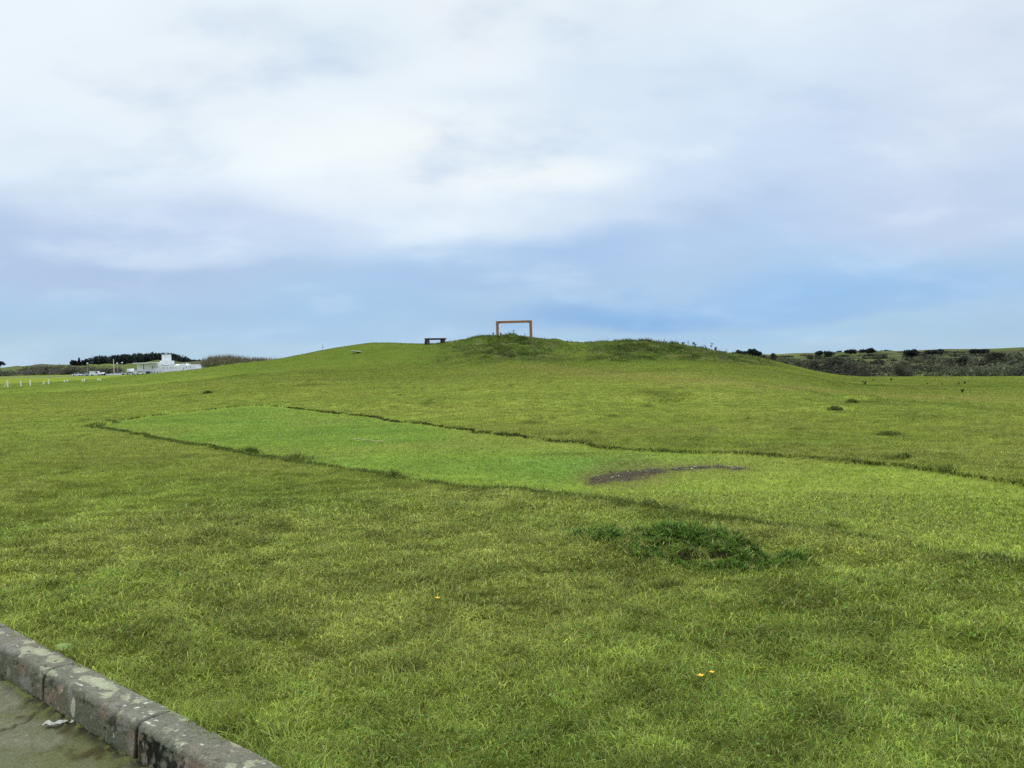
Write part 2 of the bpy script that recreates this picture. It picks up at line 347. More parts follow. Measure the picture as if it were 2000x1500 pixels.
M_yellow = pmat('yellow_petal', (.85, .52, .02), .5, .12, 40); M_stem = pmat('stem_green', (.10, .15, .03), .7, .2, 20); M_car_dark = pmat('black_car_paint', (.02, .02, .025), .25, .1, 3); M_car_white = pmat('white_car_paint', (.75, .76, .77), .3, .04, 3)
M_car_silver = pmat('silver_car_paint', (.45, .47, .49), .3, .05, 3, metal=.4); M_tar = pmat('tarmac', (.10, .10, .10), .9, .15, 3)

# ------------------------------------------------------------------ ground sheet
def build_ground():
    ang = np.concatenate([np.radians(np.arange(-46, 46.01, .13)), np.radians(np.arange(49, 314, 3.))])
    rad = np.concatenate([[.05, .4, .9, 1.4, 1.9], np.geomspace(2.2, 26, 300), np.geomspace(26, 110, 230)[1:], np.geomspace(110, 760, 210)[1:], [790, 830, 900, 1200, 2000]])
    A, R = np.meshgrid(ang, rad); X = (R * np.sin(A)).ravel(); Y = (R * np.cos(A)).ravel()
    Z = zf(X, Y); na, nr = len(ang), len(rad)
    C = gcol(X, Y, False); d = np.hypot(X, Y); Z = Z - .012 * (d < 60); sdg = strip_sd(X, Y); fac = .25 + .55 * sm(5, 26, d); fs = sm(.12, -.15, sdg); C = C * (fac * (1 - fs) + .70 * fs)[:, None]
    i = np.arange(nr - 1)[:, None] * na; j = np.arange(na)[None]; j2 = (j + 1) % na
    Q = np.stack([i + j, i + j2, i + na + j2, i + na + j], -1).reshape(-1, 4)
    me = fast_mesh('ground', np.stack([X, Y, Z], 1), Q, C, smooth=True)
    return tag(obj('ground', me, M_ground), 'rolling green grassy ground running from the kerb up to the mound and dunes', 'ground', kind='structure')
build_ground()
# sea
def build_sea():
    n = 96; V = [(0, 0, -8)]; ring = [500, 3000, 40000]
    for r in ring: V += [(r * math.sin(2 * math.pi * k / n), r * math.cos(2 * math.pi * k / n), -8) for k in range(n)]
    b = MB(); Fs = [(0, 1 + (k + 1) % n, 1 + k) for k in range(n)]
    for q in range(2): Fs += [(1 + q * n + k, 1 + q * n + (k + 1) % n, 1 + (q + 1) * n + (k + 1) % n, 1 + (q + 1) * n + k) for k in range(n)]
    b.add(V, Fs); m = pmat('sea_water', (.22, .30, .33), .35, .1, .01, spec=.5)
    return tag(b.build('sea', m), 'thin pale strip of sea on the horizon behind the dunes', 'sea', kind='structure')
build_sea()

# ------------------------------------------------------------------ grass
def blades(X, Y, Z, H, Wd, Cc, seg, rng, lean_lo=.5, lean_hi=1.45):
    n = len(X); th = rng.uniform(0, 2 * np.pi, n); cl = fbm(X / .35, Y / .35, 2, 201) * 2 * np.pi * 2
    ph = np.where(rng.random(n) < .2, cl + rng.normal(0, .5, n), rng.uniform(0, 2 * np.pi, n)); ln = rng.uniform(lean_lo, lean_hi, n)
    dx = np.cos(ph); dy = np.sin(ph); wx = np.cos(th) * Wd / 2; wy = np.sin(th) * Wd / 2
    B = np.stack([X, Y, Z - .016], 1); W = np.stack([wx, wy, 0 * wx], 1)
    T = B + np.stack([dx * np.sin(ln) * H, dy * np.sin(ln) * H, np.cos(ln) * H], 1)
    sg = .40 - .26 * sm(6, 26, np.hypot(X, Y)); br = np.clip(np.exp(rng.normal(0, 1, n) * sg), .3, 2.4); c = Cc * br[:, None]
    c[:, 0] *= rng.uniform(.88, 1.14, n); c[:, 2] *= rng.uniform(.8, 1.5, n)
    pale = rng.random(n) < .07 - .055 * sm(5, 20, np.hypot(X, Y)); c[pale] = np.array(lin(186, 182, 112)) * rng.uniform(.7, 1.1, (pale.sum(), 1))
    c = np.clip(c, .005, .8); k = np.arange(n)[:, None]
    if seg == 1:
        V = np.stack([B - W, B + W, T], 1).reshape(-1, 3); return V, k * 3 + np.array([[0, 1, 2]]), np.repeat(c, 3, 0)
    l2 = ln * rng.uniform(.3, .8, n); Md = B + np.stack([dx * np.sin(l2) * H * .55, dy * np.sin(l2) * H * .55, np.cos(l2) * H * .55], 1)
    V = np.stack([B - W * .8, B + W * .8, Md - W, Md + W, T], 1).reshape(-1, 3)
    Tt = np.stack([k * 5 + np.array([[0, 1, 3]]), k * 5 + np.array([[0, 3, 2]]), k * 5 + np.array([[2, 3, 4]])], 1).reshape(-1, 3)
    return V, Tt, np.repeat(c, 5, 0)
def turf_height(X, Y, rng):
    n = len(X); sd = strip_sd(X, Y)
    t = fbm(X / .30, Y / .30, 3, 211); t2 = fbm(X / 1.4, Y / 1.2, 3, 212)
    H = .034 * (.62 + .75 * np.clip((t - .3) * 2, 0, 1.3)) * (.75 + .5 * t2)
    H = np.where(sd < 0, .024 + .012 * t, H)
    H = H + .035 * np.exp(-((sd - .06) / .07) ** 2) * (fbm(X / .5, Y / .5, 2, 213)) * sm(3.5, 6, Y)
    H = H + .07 * dark_mask(X, Y) * t
    H = H + rough_mask(X, Y) * (.07 + .28 * np.clip((fbm(X / .9, Y / .7, 3, 214) - .45) * 3, 0, 1))
    v = kv(X, Y); H = H * (1 + .9 * np.exp(-((v - KW) / .12) ** 2) * (np.hypot(X, Y) < 9))
    return .010 + H * np.clip(rng.lognormal(-.08, .38, n), .35, 2.2)
def scatter(d0, d1, n0, rng, e=1.6, half=.76):
    "points with density n0*(4/d)^e per square metre in a sector in front of the kerb"
    a, b = d0 ** (2 - e), d1 ** (2 - e); N = int(n0 * 4 ** e * 2 * half * (b - a) / (2 - e))
    d = (a + rng.random(N) * (b - a)) ** (1 / (2 - e)); th = rng.uniform(-half, half, N)
    return d * np.sin(th), d * np.cos(th), d
def build_grass():
    rng = np.random.default_rng(11); VV = []; TT = []; CC = []; off = 0
    for d0, d1, seg in ((2.2, 9.5, 2), (9.5, 100, 1)):
        X, Y, d = scatter(d0, d1, 23000, rng)
        v = kv(X, Y); bm = bare_mask(X, Y); dens = fbm(X / .055, Y / .055, 2, 221) * .7 + .3 * fbm(X / .2, Y / .2, 2, 222)
        px = X / np.maximum(Y, .1)
        keep = (v > KW - .012) & (rng.random(len(X)) > bm * .97) & (rng.random(len(X)) < np.clip(.55 + 4. * (dens - .45), .12, 1)) & ~((Y > 79) & (px > -.36)) & (rng.random(len(X)) > sm(70, 100, d))
        X, Y, d = X[keep], Y[keep], d[keep]
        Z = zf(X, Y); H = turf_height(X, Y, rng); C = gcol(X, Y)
        Wd = .0035 * (d / 4) ** .95 * rng.uniform(.6, 1.4, len(X)); H = np.maximum(H, Wd * .9)
        V, T, c = blades(X, Y, Z, H, Wd, C, seg, rng)
        VV.append(V); TT.append(T + off); CC.append(c); off += len(V)
    # longer uncut grass on the strip's cut edge; far side darkened as painted shadow
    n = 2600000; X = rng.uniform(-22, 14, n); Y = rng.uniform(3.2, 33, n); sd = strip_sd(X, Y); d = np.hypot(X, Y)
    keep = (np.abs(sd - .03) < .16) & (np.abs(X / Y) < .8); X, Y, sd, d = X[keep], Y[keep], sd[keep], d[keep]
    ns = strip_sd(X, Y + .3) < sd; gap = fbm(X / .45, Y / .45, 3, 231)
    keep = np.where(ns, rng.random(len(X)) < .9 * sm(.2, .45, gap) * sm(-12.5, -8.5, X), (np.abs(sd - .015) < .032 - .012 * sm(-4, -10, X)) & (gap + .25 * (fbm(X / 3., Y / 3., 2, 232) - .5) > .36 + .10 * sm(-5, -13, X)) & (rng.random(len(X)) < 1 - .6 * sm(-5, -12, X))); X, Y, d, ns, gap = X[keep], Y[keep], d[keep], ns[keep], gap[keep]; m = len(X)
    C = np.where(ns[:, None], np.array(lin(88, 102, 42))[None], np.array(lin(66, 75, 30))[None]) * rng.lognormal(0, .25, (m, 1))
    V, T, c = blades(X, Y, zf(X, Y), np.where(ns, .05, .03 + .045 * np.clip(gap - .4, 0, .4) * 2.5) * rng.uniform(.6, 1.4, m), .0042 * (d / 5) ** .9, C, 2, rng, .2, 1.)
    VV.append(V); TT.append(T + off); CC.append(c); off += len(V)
    me = fast_mesh('grass', np.concatenate(VV), np.concatenate(TT), np.concatenate(CC))
    print('GRASS', len(me.polygons))
    return tag(obj('grass', me, M_grass), 'short green grass covering the lawn, mown strip and mound', 'grass', kind='stuff')
build_grass()

# ------------------------------------------------------------------ foliage
def leaf_cloud(rng, blobs, n, size, cols, fill=.42, flat=1.):
    B = np.array(blobs, float); w = (B[:, 3] * B[:, 4] * B[:, 5]) ** .67; w /= w.sum()
    k = rng.choice(len(B), n, p=w); D = rng.normal(size=(n, 3)); D /= np.linalg.norm(D, axis=1)[:, None]
    lump = .8 + .4 * fbm(D[:, 0] * 2.6 + k * 7.1, D[:, 1] * 2.6 + D[:, 2] * 2.2, 3, 301)
    P = B[k, :3] + D * B[k, 3:6] * (rng.random(n) ** fill * lump)[:, None]
    a = rng.normal(size=(n, 3)); b = rng.normal(size=(n, 3)); a /= np.linalg.norm(a, axis=1)[:, None]; b /= np.linalg.norm(b, axis=1)[:, None]
    s = size * rng.uniform(.5, 1.4, n)[:, None]; a[:, 2] *= flat; b[:, 2] *= flat
    V = np.stack([P - a * s * .5, P + a * s * .5, P + b * s], 1).reshape(-1, 3)
    cols = np.array(cols); ci = cols[rng.integers(0, len(cols), len(B))][k] * .6 + cols[rng.integers(0, len(cols), n)] * .4
    c = ci * rng.lognormal(0, .3, n)[:, None]
    return V, np.arange(3 * n).reshape(-1, 3), np.repeat(np.clip(c, .004, .6), 3, 0)
def twigs(rng, c, n, h, spread, w, col):
    "upward bare twigs as slim triangles"
    P = np.array(c)[None] + rng.normal(0, 1, (n, 3)) * np.array([spread[0], spread[1], 0])[None] * .5
    T = P + np.stack([rng.normal(0, .25, n) * h, rng.normal(0, .25, n) * h, rng.uniform(.5, 1., n) * h], 1); W = np.stack([np.full(n, w / 2), np.zeros(n), np.zeros(n)], 1)
    V = np.stack([P - W, P + W, T], 1).reshape(-1, 3); return V, np.arange(3 * n).reshape(-1, 3), np.repeat(np.array(col)[None] * rng.uniform(.6, 1.4, (n, 1)), 3, 0)
def merge(parts):
    off = 0; V = []; T = []; C = []
    for v, t, c in parts: V.append(v); T.append(t + off); C.append(c); off += len(v)
    return np.concatenate(V), np.concatenate(T), np.concatenate(C)
PINE = [lin(36, 48, 44), lin(46, 58, 50), lin(28, 38, 38)]
def tree(px, top, bot, wpx, Y, label, lobes, group, shape='round', seed=0, name='tree', cols=PINE, dens=1.):
    rng = np.random.default_rng(900 + seed); k = Y / F; X = (px - 1000) * k; hz = hor(px)
    zt = CAMH + (hz - top) * k; zb = CAMH + (hz - bot) * k; g = float(zf(np.array([X]), np.array([Y]))[0]); g = min(g, zb - .1)
    W = wpx * k; Hh = zt - zb; root = thing(name, label, 'tree', (X, Y, g), 0, group)
    zb -= g; zt -= g
    bl = []
    for i in range(lobes):
        fx = (i + .5) / lobes - .5 if lobes > 1 else 0
        if shape == 'cone':
            f = i / max(lobes - 1, 1); r = W * .5 * (1 - .8 * f); bl.append((rng.normal(0, .04) * W, 0, zb + Hh * (.12 + .76 * f), r, r, Hh * .8 / lobes))
        else:
            r = W / lobes * rng.uniform(.55, .85); e = 1 - (2 * fx) ** 2 * .55; hh = Hh * e * rng.uniform(.6, 1.)
            bl.append((fx * W * .92, rng.normal(0, .15) * W, zb + hh * .56, r, r * 1.1, hh * .5))
            bl.append((fx * W * .8 + rng.normal(0, .1) * W / lobes, rng.normal(0, .15) * W, zb + hh * .78, r * .62, r * .7, hh * .26))
    sz = max(.30, .0016 * Y); n = int(dens * min(2600, 90 * sum(4 * b[3] * b[5] for b in bl) / sz ** 2 * .18 + 120))
    V, T, C = leaf_cloud(rng, bl, n, sz, cols)
    m = MB(); tr = max(.1, W * .03); m.tube([(0, 0, -.3), (.05 * W * .3, 0, zb * .6 + .2), (0, 0, zb + Hh * .5)], [tr * 1.3, tr, tr * .5], 7)
    for b in bl[::2][:5]: m.tube([(0, 0, max(zb * .6, .1)), (b[0] * .6, b[1] * .6, (zb + b[2]) * .5), b[:3]], [tr * .6, tr * .45, tr * .2], 5)
    m.build('trunk', M_bark, root); obj('crown', fast_mesh('crown', V, T, C), M_leaf, root)
    return root
# pines on the far dunes, right
RT = 'dark trees standing on the dunes to the right'
for i, a in enumerate([(1444, 684, 693, 32, 190, 'low dark wind-bent pine just right of the hill, lower of the close pair', 3), (1470, 680.5, 697, 36, 188, 'spreading dark pine just right of the hill, taller of the close pair', 4),
                       (1613, 683, 694, 36, 205, 'wide low dark pine on the dune skyline, left end of the row of trees', 3), (1639, 685.5, 691.5, 9, 250, 'tiny round dark tree on the skyline between two wider pines', 1),
                       (1663, 680.5, 691, 28, 215, 'dark pine with a high left crown in the middle of the skyline row', 3), (1697, 680, 689, 34, 215, 'flat-topped dark pine at the right of the middle skyline pair', 4),
                       (1731, 683, 688, 26, 260, 'very low dark bushy tree half sunk behind the dune crest', 3), (1762, 686, 692, 16, 230, 'small dark bushy tree just left of the square dark one', 2),
                       (1782, 680.5, 697, 24, 150, 'squarish dense black-green tree standing in front of the dune crest', 2), (1822, 680, 693, 26, 175, 'rounded dark tree with a small lobe on its right, on the dune', 2), (1838, 682, 690, 10, 177, 'small dark tree touching the right side of a rounded one', 1),
                       (1906, 677, 691, 20, 175, 'dark tree leaning right on the bare dune, tallest near the right edge', 2), (1922, 680, 691, 14, 176, 'small dark tree joined to the foot of the leaning one near the right edge', 1)]):
    tree(*a[:6], a[6], RT, 'round', i)
LTg = 'dark conifers left of the white building'
for i, a in enumerate([(3, 706, 714, 13, 600, 'dark tree cut by the left edge of the photo above the dunes', 1, 'round'), (145.5, 704.5, 714, 9.5, 560, 'small rounded dark tree, leftmost of the three beside the wood', 1, 'round'),
                       (156.5, 699, 715, 9, 562, 'pointed dark conifer between two rounded trees beside the wood', 4, 'cone'), (168.5, 698.5, 714, 13, 565, 'broad rounded dark tree nearest the left end of the wood', 2, 'round')]):
    tree(*a[:6], a[6], LTg, a[7], 40 + i)
# the pine wood behind the building: one mass
def build_wood():
    rng = np.random.default_rng(5); parts = []; m = 0
    sky = [(178, 700), (190, 697), (205, 696), (230, 694.5), (260, 692), (300, 690), (340, 691.5), (362, 696), (368, 698), (374, 703), (400, 703.5), (412, 702), (425, 703)]
    for q in range(260):
        px = rng.uniform(178, 425); Y = rng.uniform(600, 680); k = Y / F
        top = np.interp(px, [s[0] for s in sky], [s[1] for s in sky]) + abs(rng.normal(0, 1.9)) - 1.4; zt = CAMH + (hor(px) - top) * k; zb = CAMH + (hor(px) - 724) * k
        r = rng.uniform(1.5, 2.8); X = (px - 1000) * k
        bl = [(X, Y, zt - 1.2, r * .5, r * .5, 1.3), (X, Y, zt - 3.6, r * .95, r, 2.4), (X, Y, (zt + zb) / 2, r * 1.25, r * 1.2, (zt - zb) * .45)]
        parts.append(leaf_cloud(rng, bl, 170, 1.25, PINE))
    V, T, C = merge(parts); return tag(obj('pine_wood', fast_mesh('pine_wood', V, T, C), M_leaf), 'dark pine wood massed behind the white building', 'wood', kind='stuff')
build_wood()
# bushes
def shrub(px, top, wpx, Y, label, cols, seed, hpx=None, twig=True, name='shrub', group='bushes in the thicket right of the hill', dens=1.):
    rng = np.random.default_rng(1500 + seed); k = Y / F; X = (px - 1000) * k; zt = CAMH + (hor(px) - top) * k
    g = float(zf(np.array([X]), np.array([Y]))[0]); W = wpx * k; Hh = max(zt - g, .8)
    root = thing(name, label, 'bush', (X, Y, g), 0, group); bl = []
    for i in range(max(3, int(W / 1.1))):
        fx = rng.uniform(-.5, .5); e = math.sqrt(max(.05, 1 - (2 * fx) ** 2 * .8)); r = rng.uniform(.6, 1.1) * max(.5, W * .14); h = Hh * e * rng.uniform(.8, 1.1)
        bl.append((fx * W, rng.uniform(-.35, .35) * W, max(.2, h - r * .75), r, r, r * .8)); bl.append((fx * W, rng.uniform(-.3, .3) * W, h * .4, r * 1.15, r, h * .42))
    sz = max(.09, .0012 * Y); n = int(dens * min(5200, 1.6 * W * Hh / sz ** 2 * 4)); P = [leaf_cloud(rng, bl, n, sz, cols, .5)]
    if twig:
        for b in bl[::2]: P.append(twigs(rng, (b[0], b[1], b[2]), 26, b[5] * 1.5, (b[3], b[4]), sz * .35, cols[0]))
    V, T, C = merge(P); m = MB()
    for i in range(6): m.tube([(0, 0, -.15), (rng.uniform(-.3, .3) * W, rng.uniform(-.2, .2) * W, Hh * .6)], [.05, .02], 5)
    m.build('stem', M_bark, root); obj('foliage', fast_mesh('foliage', V, T, C), M_leaf, root); return root
DKB = [lin(48, 50, 42), lin(40, 42, 34), lin(60, 62, 48)]; GRB = [lin(90, 96, 70), lin(76, 82, 58), lin(102, 106, 76)]; BRB = [lin(78, 76, 60), lin(62, 62, 48), lin(90, 90, 68)]
sh = [(1512, 700, 44, 106, 'small dark bush at the left tip of the thicket, under the paired pines', DKB), (1546, 702, 54, 103, 'dark brown bush on the grass slope, second from the left tip of the thicket', BRB),
      (1578, 707, 56, 100, 'dark bush low on the edge of the grass slope, left of the largest bush', DKB), (1622, 698, 92, 100, 'largest charcoal bush of the thicket, standing where hill and lawn meet', DKB), (1672, 707, 66, 97, 'dark twiggy bush right against the largest charcoal bush', BRB),
      (1745, 711, 78, 97, 'wide dark grey bush at the lawn edge left of the pale green dune face', BRB), (1838, 722, 46, 96, 'low grey-green bush at the lawn edge right of the pale green dune face', GRB),
      (1893, 716, 82, 97, 'broad grey-green bush at the lawn edge in front of the black thorn bushes', GRB), (1966, 717, 90, 96, 'broad pale grey-green bush at the lawn edge by the right side of the photo', GRB),
      (1892, 694, 62, 122, 'black thorn bush behind the grey-green ones, left of a taller one', DKB), (1942, 688, 80, 124, 'tall black thorn bush behind the grey-green ones, highest in the thicket', DKB), (1990, 699, 50, 120, 'dark brown bush behind the pale ones, cut by the right edge of the photo', BRB),
      (1590, 694, 46, 160, 'dark hedge-like bush up the dune below the left end of the tree row', DKB), (1642, 695, 58, 150, 'long dark bush up the dune right of the hedge-like one', BRB), (1722, 702, 56, 140, 'dark brown bush half way up the dune left of the square tree', DKB), (1768, 708, 44, 128, 'dark low bush half way up the dune under the square tree', DKB), (1846, 706, 60, 128, 'dark bush half way up the dune under the rounded tree', BRB),
      (1500, 688, 40, 180, 'rounded dark mound of gorse beside the spreading pine', DKB)]
for i, (px, top, w, Y, lb, cs) in enumerate(sh): shrub(px, top, w, Y, lb, cs, i)
shrub(92, 719.5, 18, 480, 'dark bush alone on the green dune at far left', DKB, 60, group='bushes on the far left dunes', twig=False); shrub(143, 718, 26, 470, 'brown bush on the far left dunes below the pointed conifer', BRB, 61, group='bushes on the far left dunes', twig=False)
def build_scrub():
    "low thorn scrub over the dunes: one mass"
    rng = np.random.default_rng(8); parts = []
    for q in range(900):
        px = rng.uniform(1480, 2150); Y = rng.uniform(88, 215); X = (px - 1000) / F * Y; n = fbm(np.array([X / 6.]), np.array([Y / 14.]), 3, 311)[0]
        if n < (.47 if Y < 112 else .54) or (Y < 106 and 1775 < px < 1832): continue
        g = float(zf(np.array([X]), np.array([Y]))[0]); r = rng.uniform(1.0, 2.4) if Y < 112 else rng.uniform(.7, 1.6); h = rng.uniform(.5, 1.1) * (1.5 if Y < 112 else (.7 if Y < 165 else .4))
        parts.append(leaf_cloud(rng, [(X, Y, g + h * .4, r, r, h), (X + r * .5, Y, g + h * .3, r * .7, r, h * .7)], 150, .10 + .0013 * Y, ([DKB, BRB, DKB, GRB] if px < 1700 and Y < 125 else [GRB, BRB, GRB, DKB])[rng.integers(0, 4)], .5))
    for q in range(260):
        px = rng.uniform(-60, 240); Y = rng.uniform(468, 520); X = (px - 1000) / F * Y; n = fbm(np.array([X / 22.]), np.array([Y / 30.]), 3, 312)[0]
        if n < .46: continue
        g = float(zf(np.array([X]), np.array([Y]))[0]); r = rng.uniform(2, 5); h = rng.uniform(1.2, 2.6)
        parts.append(leaf_cloud(rng, [(X, Y, g + h * .3, r, r, h)], 120, .8, [[lin(104, 98, 88), lin(90, 86, 76)], BRB, GRB][rng.integers(0, 3)], .5))
    V, T, C = merge(parts); return tag(obj('scrub', fast_mesh('scrub', V, T, C), M_leaf), 'low grey-green thorn scrub covering the distant dunes', 'scrub', kind='stuff')
build_scrub()
def build_thicket():
    rng = np.random.default_rng(15); parts = []
    for q in range(90):
        px = rng.uniform(400, 560); Y = rng.uniform(150, 190); k = Y / F; X = (px - 1000) * k
        top = np.interp(px, [400, 412, 440, 470, 500, 540, 560], [708, 701, 698, 700, 702, 703.5, 705]) + abs(rng.normal(0, 2)); zt = CAMH + (hor(px) - top) * k; g = float(zf(np.array([X]), np.array([Y]))[0])
        r = rng.uniform(.8, 1.5); cs = [lin(118, 116, 84), lin(106, 104, 78), lin(116, 120, 78)] if px > 425 else [lin(100, 108, 74), lin(90, 98, 68)]
        parts.append(leaf_cloud(rng, [(X, Y, zt - r * .7, r, r, r * .8), (X, Y, (zt + g) / 2, r * 1.2, r, max(.3, (zt - g) * .45))], 120, .3, cs, .5)); parts.append(twigs(rng, (X, Y, zt - r * .7), 40, r * 1.5, (r, r), .07, lin(104, 96, 76)))
    V, T, C = merge(parts); return tag(obj('thicket', fast_mesh('thicket', V, T, C), M_leaf), 'bare brown thicket showing over the left shoulder of the hill', 'thicket', kind='stuff')
build_thicket()

# ------------------------------------------------------------------ picture frame on the mound
def build_frame():
    Y = 72.; k = Y / F; a = at_xy(974.5, Y); b = at_xy(1039.5, Y); zt = CAMH + (hor(1006) - 626.5) * k
    c = (a[0] + b[0]) / 2; gz = min(a[2], b[2]); root = thing('timber_frame', 'large orange-brown timber picture frame standing open on top of the grassy mound', 'frame', (c, Y, gz))
    zt -= gz; w = .24; hx = (b[0] - a[0]) / 2; d = .22
    for s in (-1, 1):
        m = MB(); x = s * hx; m.prism([(-d / 2, -.5), (d / 2, -.5), (d / 2, zt - .004), (-d / 2, zt - .004)], x - w / 2, x + w / 2)
        m.build('post', M_timber, root, bevel=.008)
    m = MB(); m.box((0, -.0, zt - .1), (2 * hx - w - .006, d - .02, .2)); m.build('lintel', M_timber, root, bevel=.008)
    for s in (-1, 1):
        m = MB(); m.box((s * (hx - .16), -d / 2 - .004, zt - .16), (.30, .02, .05), m=Matrix.Rotation(s * math.radians(45), 3, 'Y')); m.build('corner_brace', M_dark, root)
build_frame()
# bench
def build_bench():
    Y = 71.; k = Y / F; g = at_xy(853, Y); zt = CAMH + (hor(854) - 660.5) * k; h = max(.4, zt - g[2]); root = thing('bench', 'dark weathered timber bench with splayed trestle legs on the skyline left of the frame', 'bench', (g[0], Y, g[2]), math.radians(31))
    L = 1.9
    for y in (-.17, 0, .17):
        m = MB(); m.box((0, y, h - .04), (L, .155, .075)); m.build('seat_plank', M_dark, root, bevel=.006)
    for s in (-1, 1):
        m = MB(); x = s * .74
        m.prism([(-.36, -.1), (-.16, -.1), (-.06, h - .16), (.06, h - .16), (.16, -.1), (.36, -.1), (.17, h - .082), (-.17, h - .082)], x - .17, x - .02 + .1)
        m.beam((x - .03, 0, .02), (x + s * .18, 0, h - .09), .1, .1, (0, 1, 0))
        m.build('leg', M_dark, root, bevel=.006)
    m = MB(); m.box((0, 0, h - .115), (1.1, .09, .07)); m.build('stretcher', M_dark, root)
build_bench()

# ------------------------------------------------------------------ white posts on the left lawn
PO = [(15, 756, 742.8, 'thick white wooden post with a long diagonal brace, nearest the left edge of the photo', 8.5), (41, 754.5, 744, 'thin unbraced white post next to the braced one at far left', 0), (59.3, 753.5, 742, 'thick unbraced white post, third from the left end of the row', 0),
      (86, 751, 744, 'short white post with a stubby diagonal brace in the first pair', 4), (95.2, 750.3, 741, 'tall white post right of the short braced one', 0), (126, 746.4, 742.4, 'squat white post, left one of the second pair from the left', 0), (131.5, 745.7, 741.2, 'taller white post, right one of the second pair from the left', 0),
      (161, 745.3, 741, 'small white post, left one of the third pair', 0), (164.8, 745, 740, 'small white post, right and taller one of the third pair', 0), (191.7, 743.2, 740.2, 'tiny white post, left one of the farthest pair', 0), (195.8, 742.9, 740, 'tiny white post, right one of the farthest pair', 0)]
for px, yb, yt, lb, br in PO:
    p = on_ground(px, yb); dd = p[1]; h = (yb - yt) * dd / F; r = thing('post', lb, 'post', (p[0], p[1], float(zf(p[0:1], p[1:2])[0])), 0, 'short white posts in rows on the left lawn')
    w = 1.9 * dd / F if px not in (41, 86) else 1.5 * dd / F; w = min(w, .22)
    m = MB(); m.prism([(-w / 2, -.2), (w / 2, -.2), (w / 2, h - .03), (w * .2, h), (-w * .2, h), (-w / 2, h - .03)], -w / 2, w / 2); m.build('upright', M_white, r)
    if br: m = MB(); m.beam((-br * dd / F, -.02, -.05), (-w * .3, -.02, h * (.62 if br > 5 else .5)), w * .7, w * .7, (0, 1, 0)); m.build('brace', M_white, r)

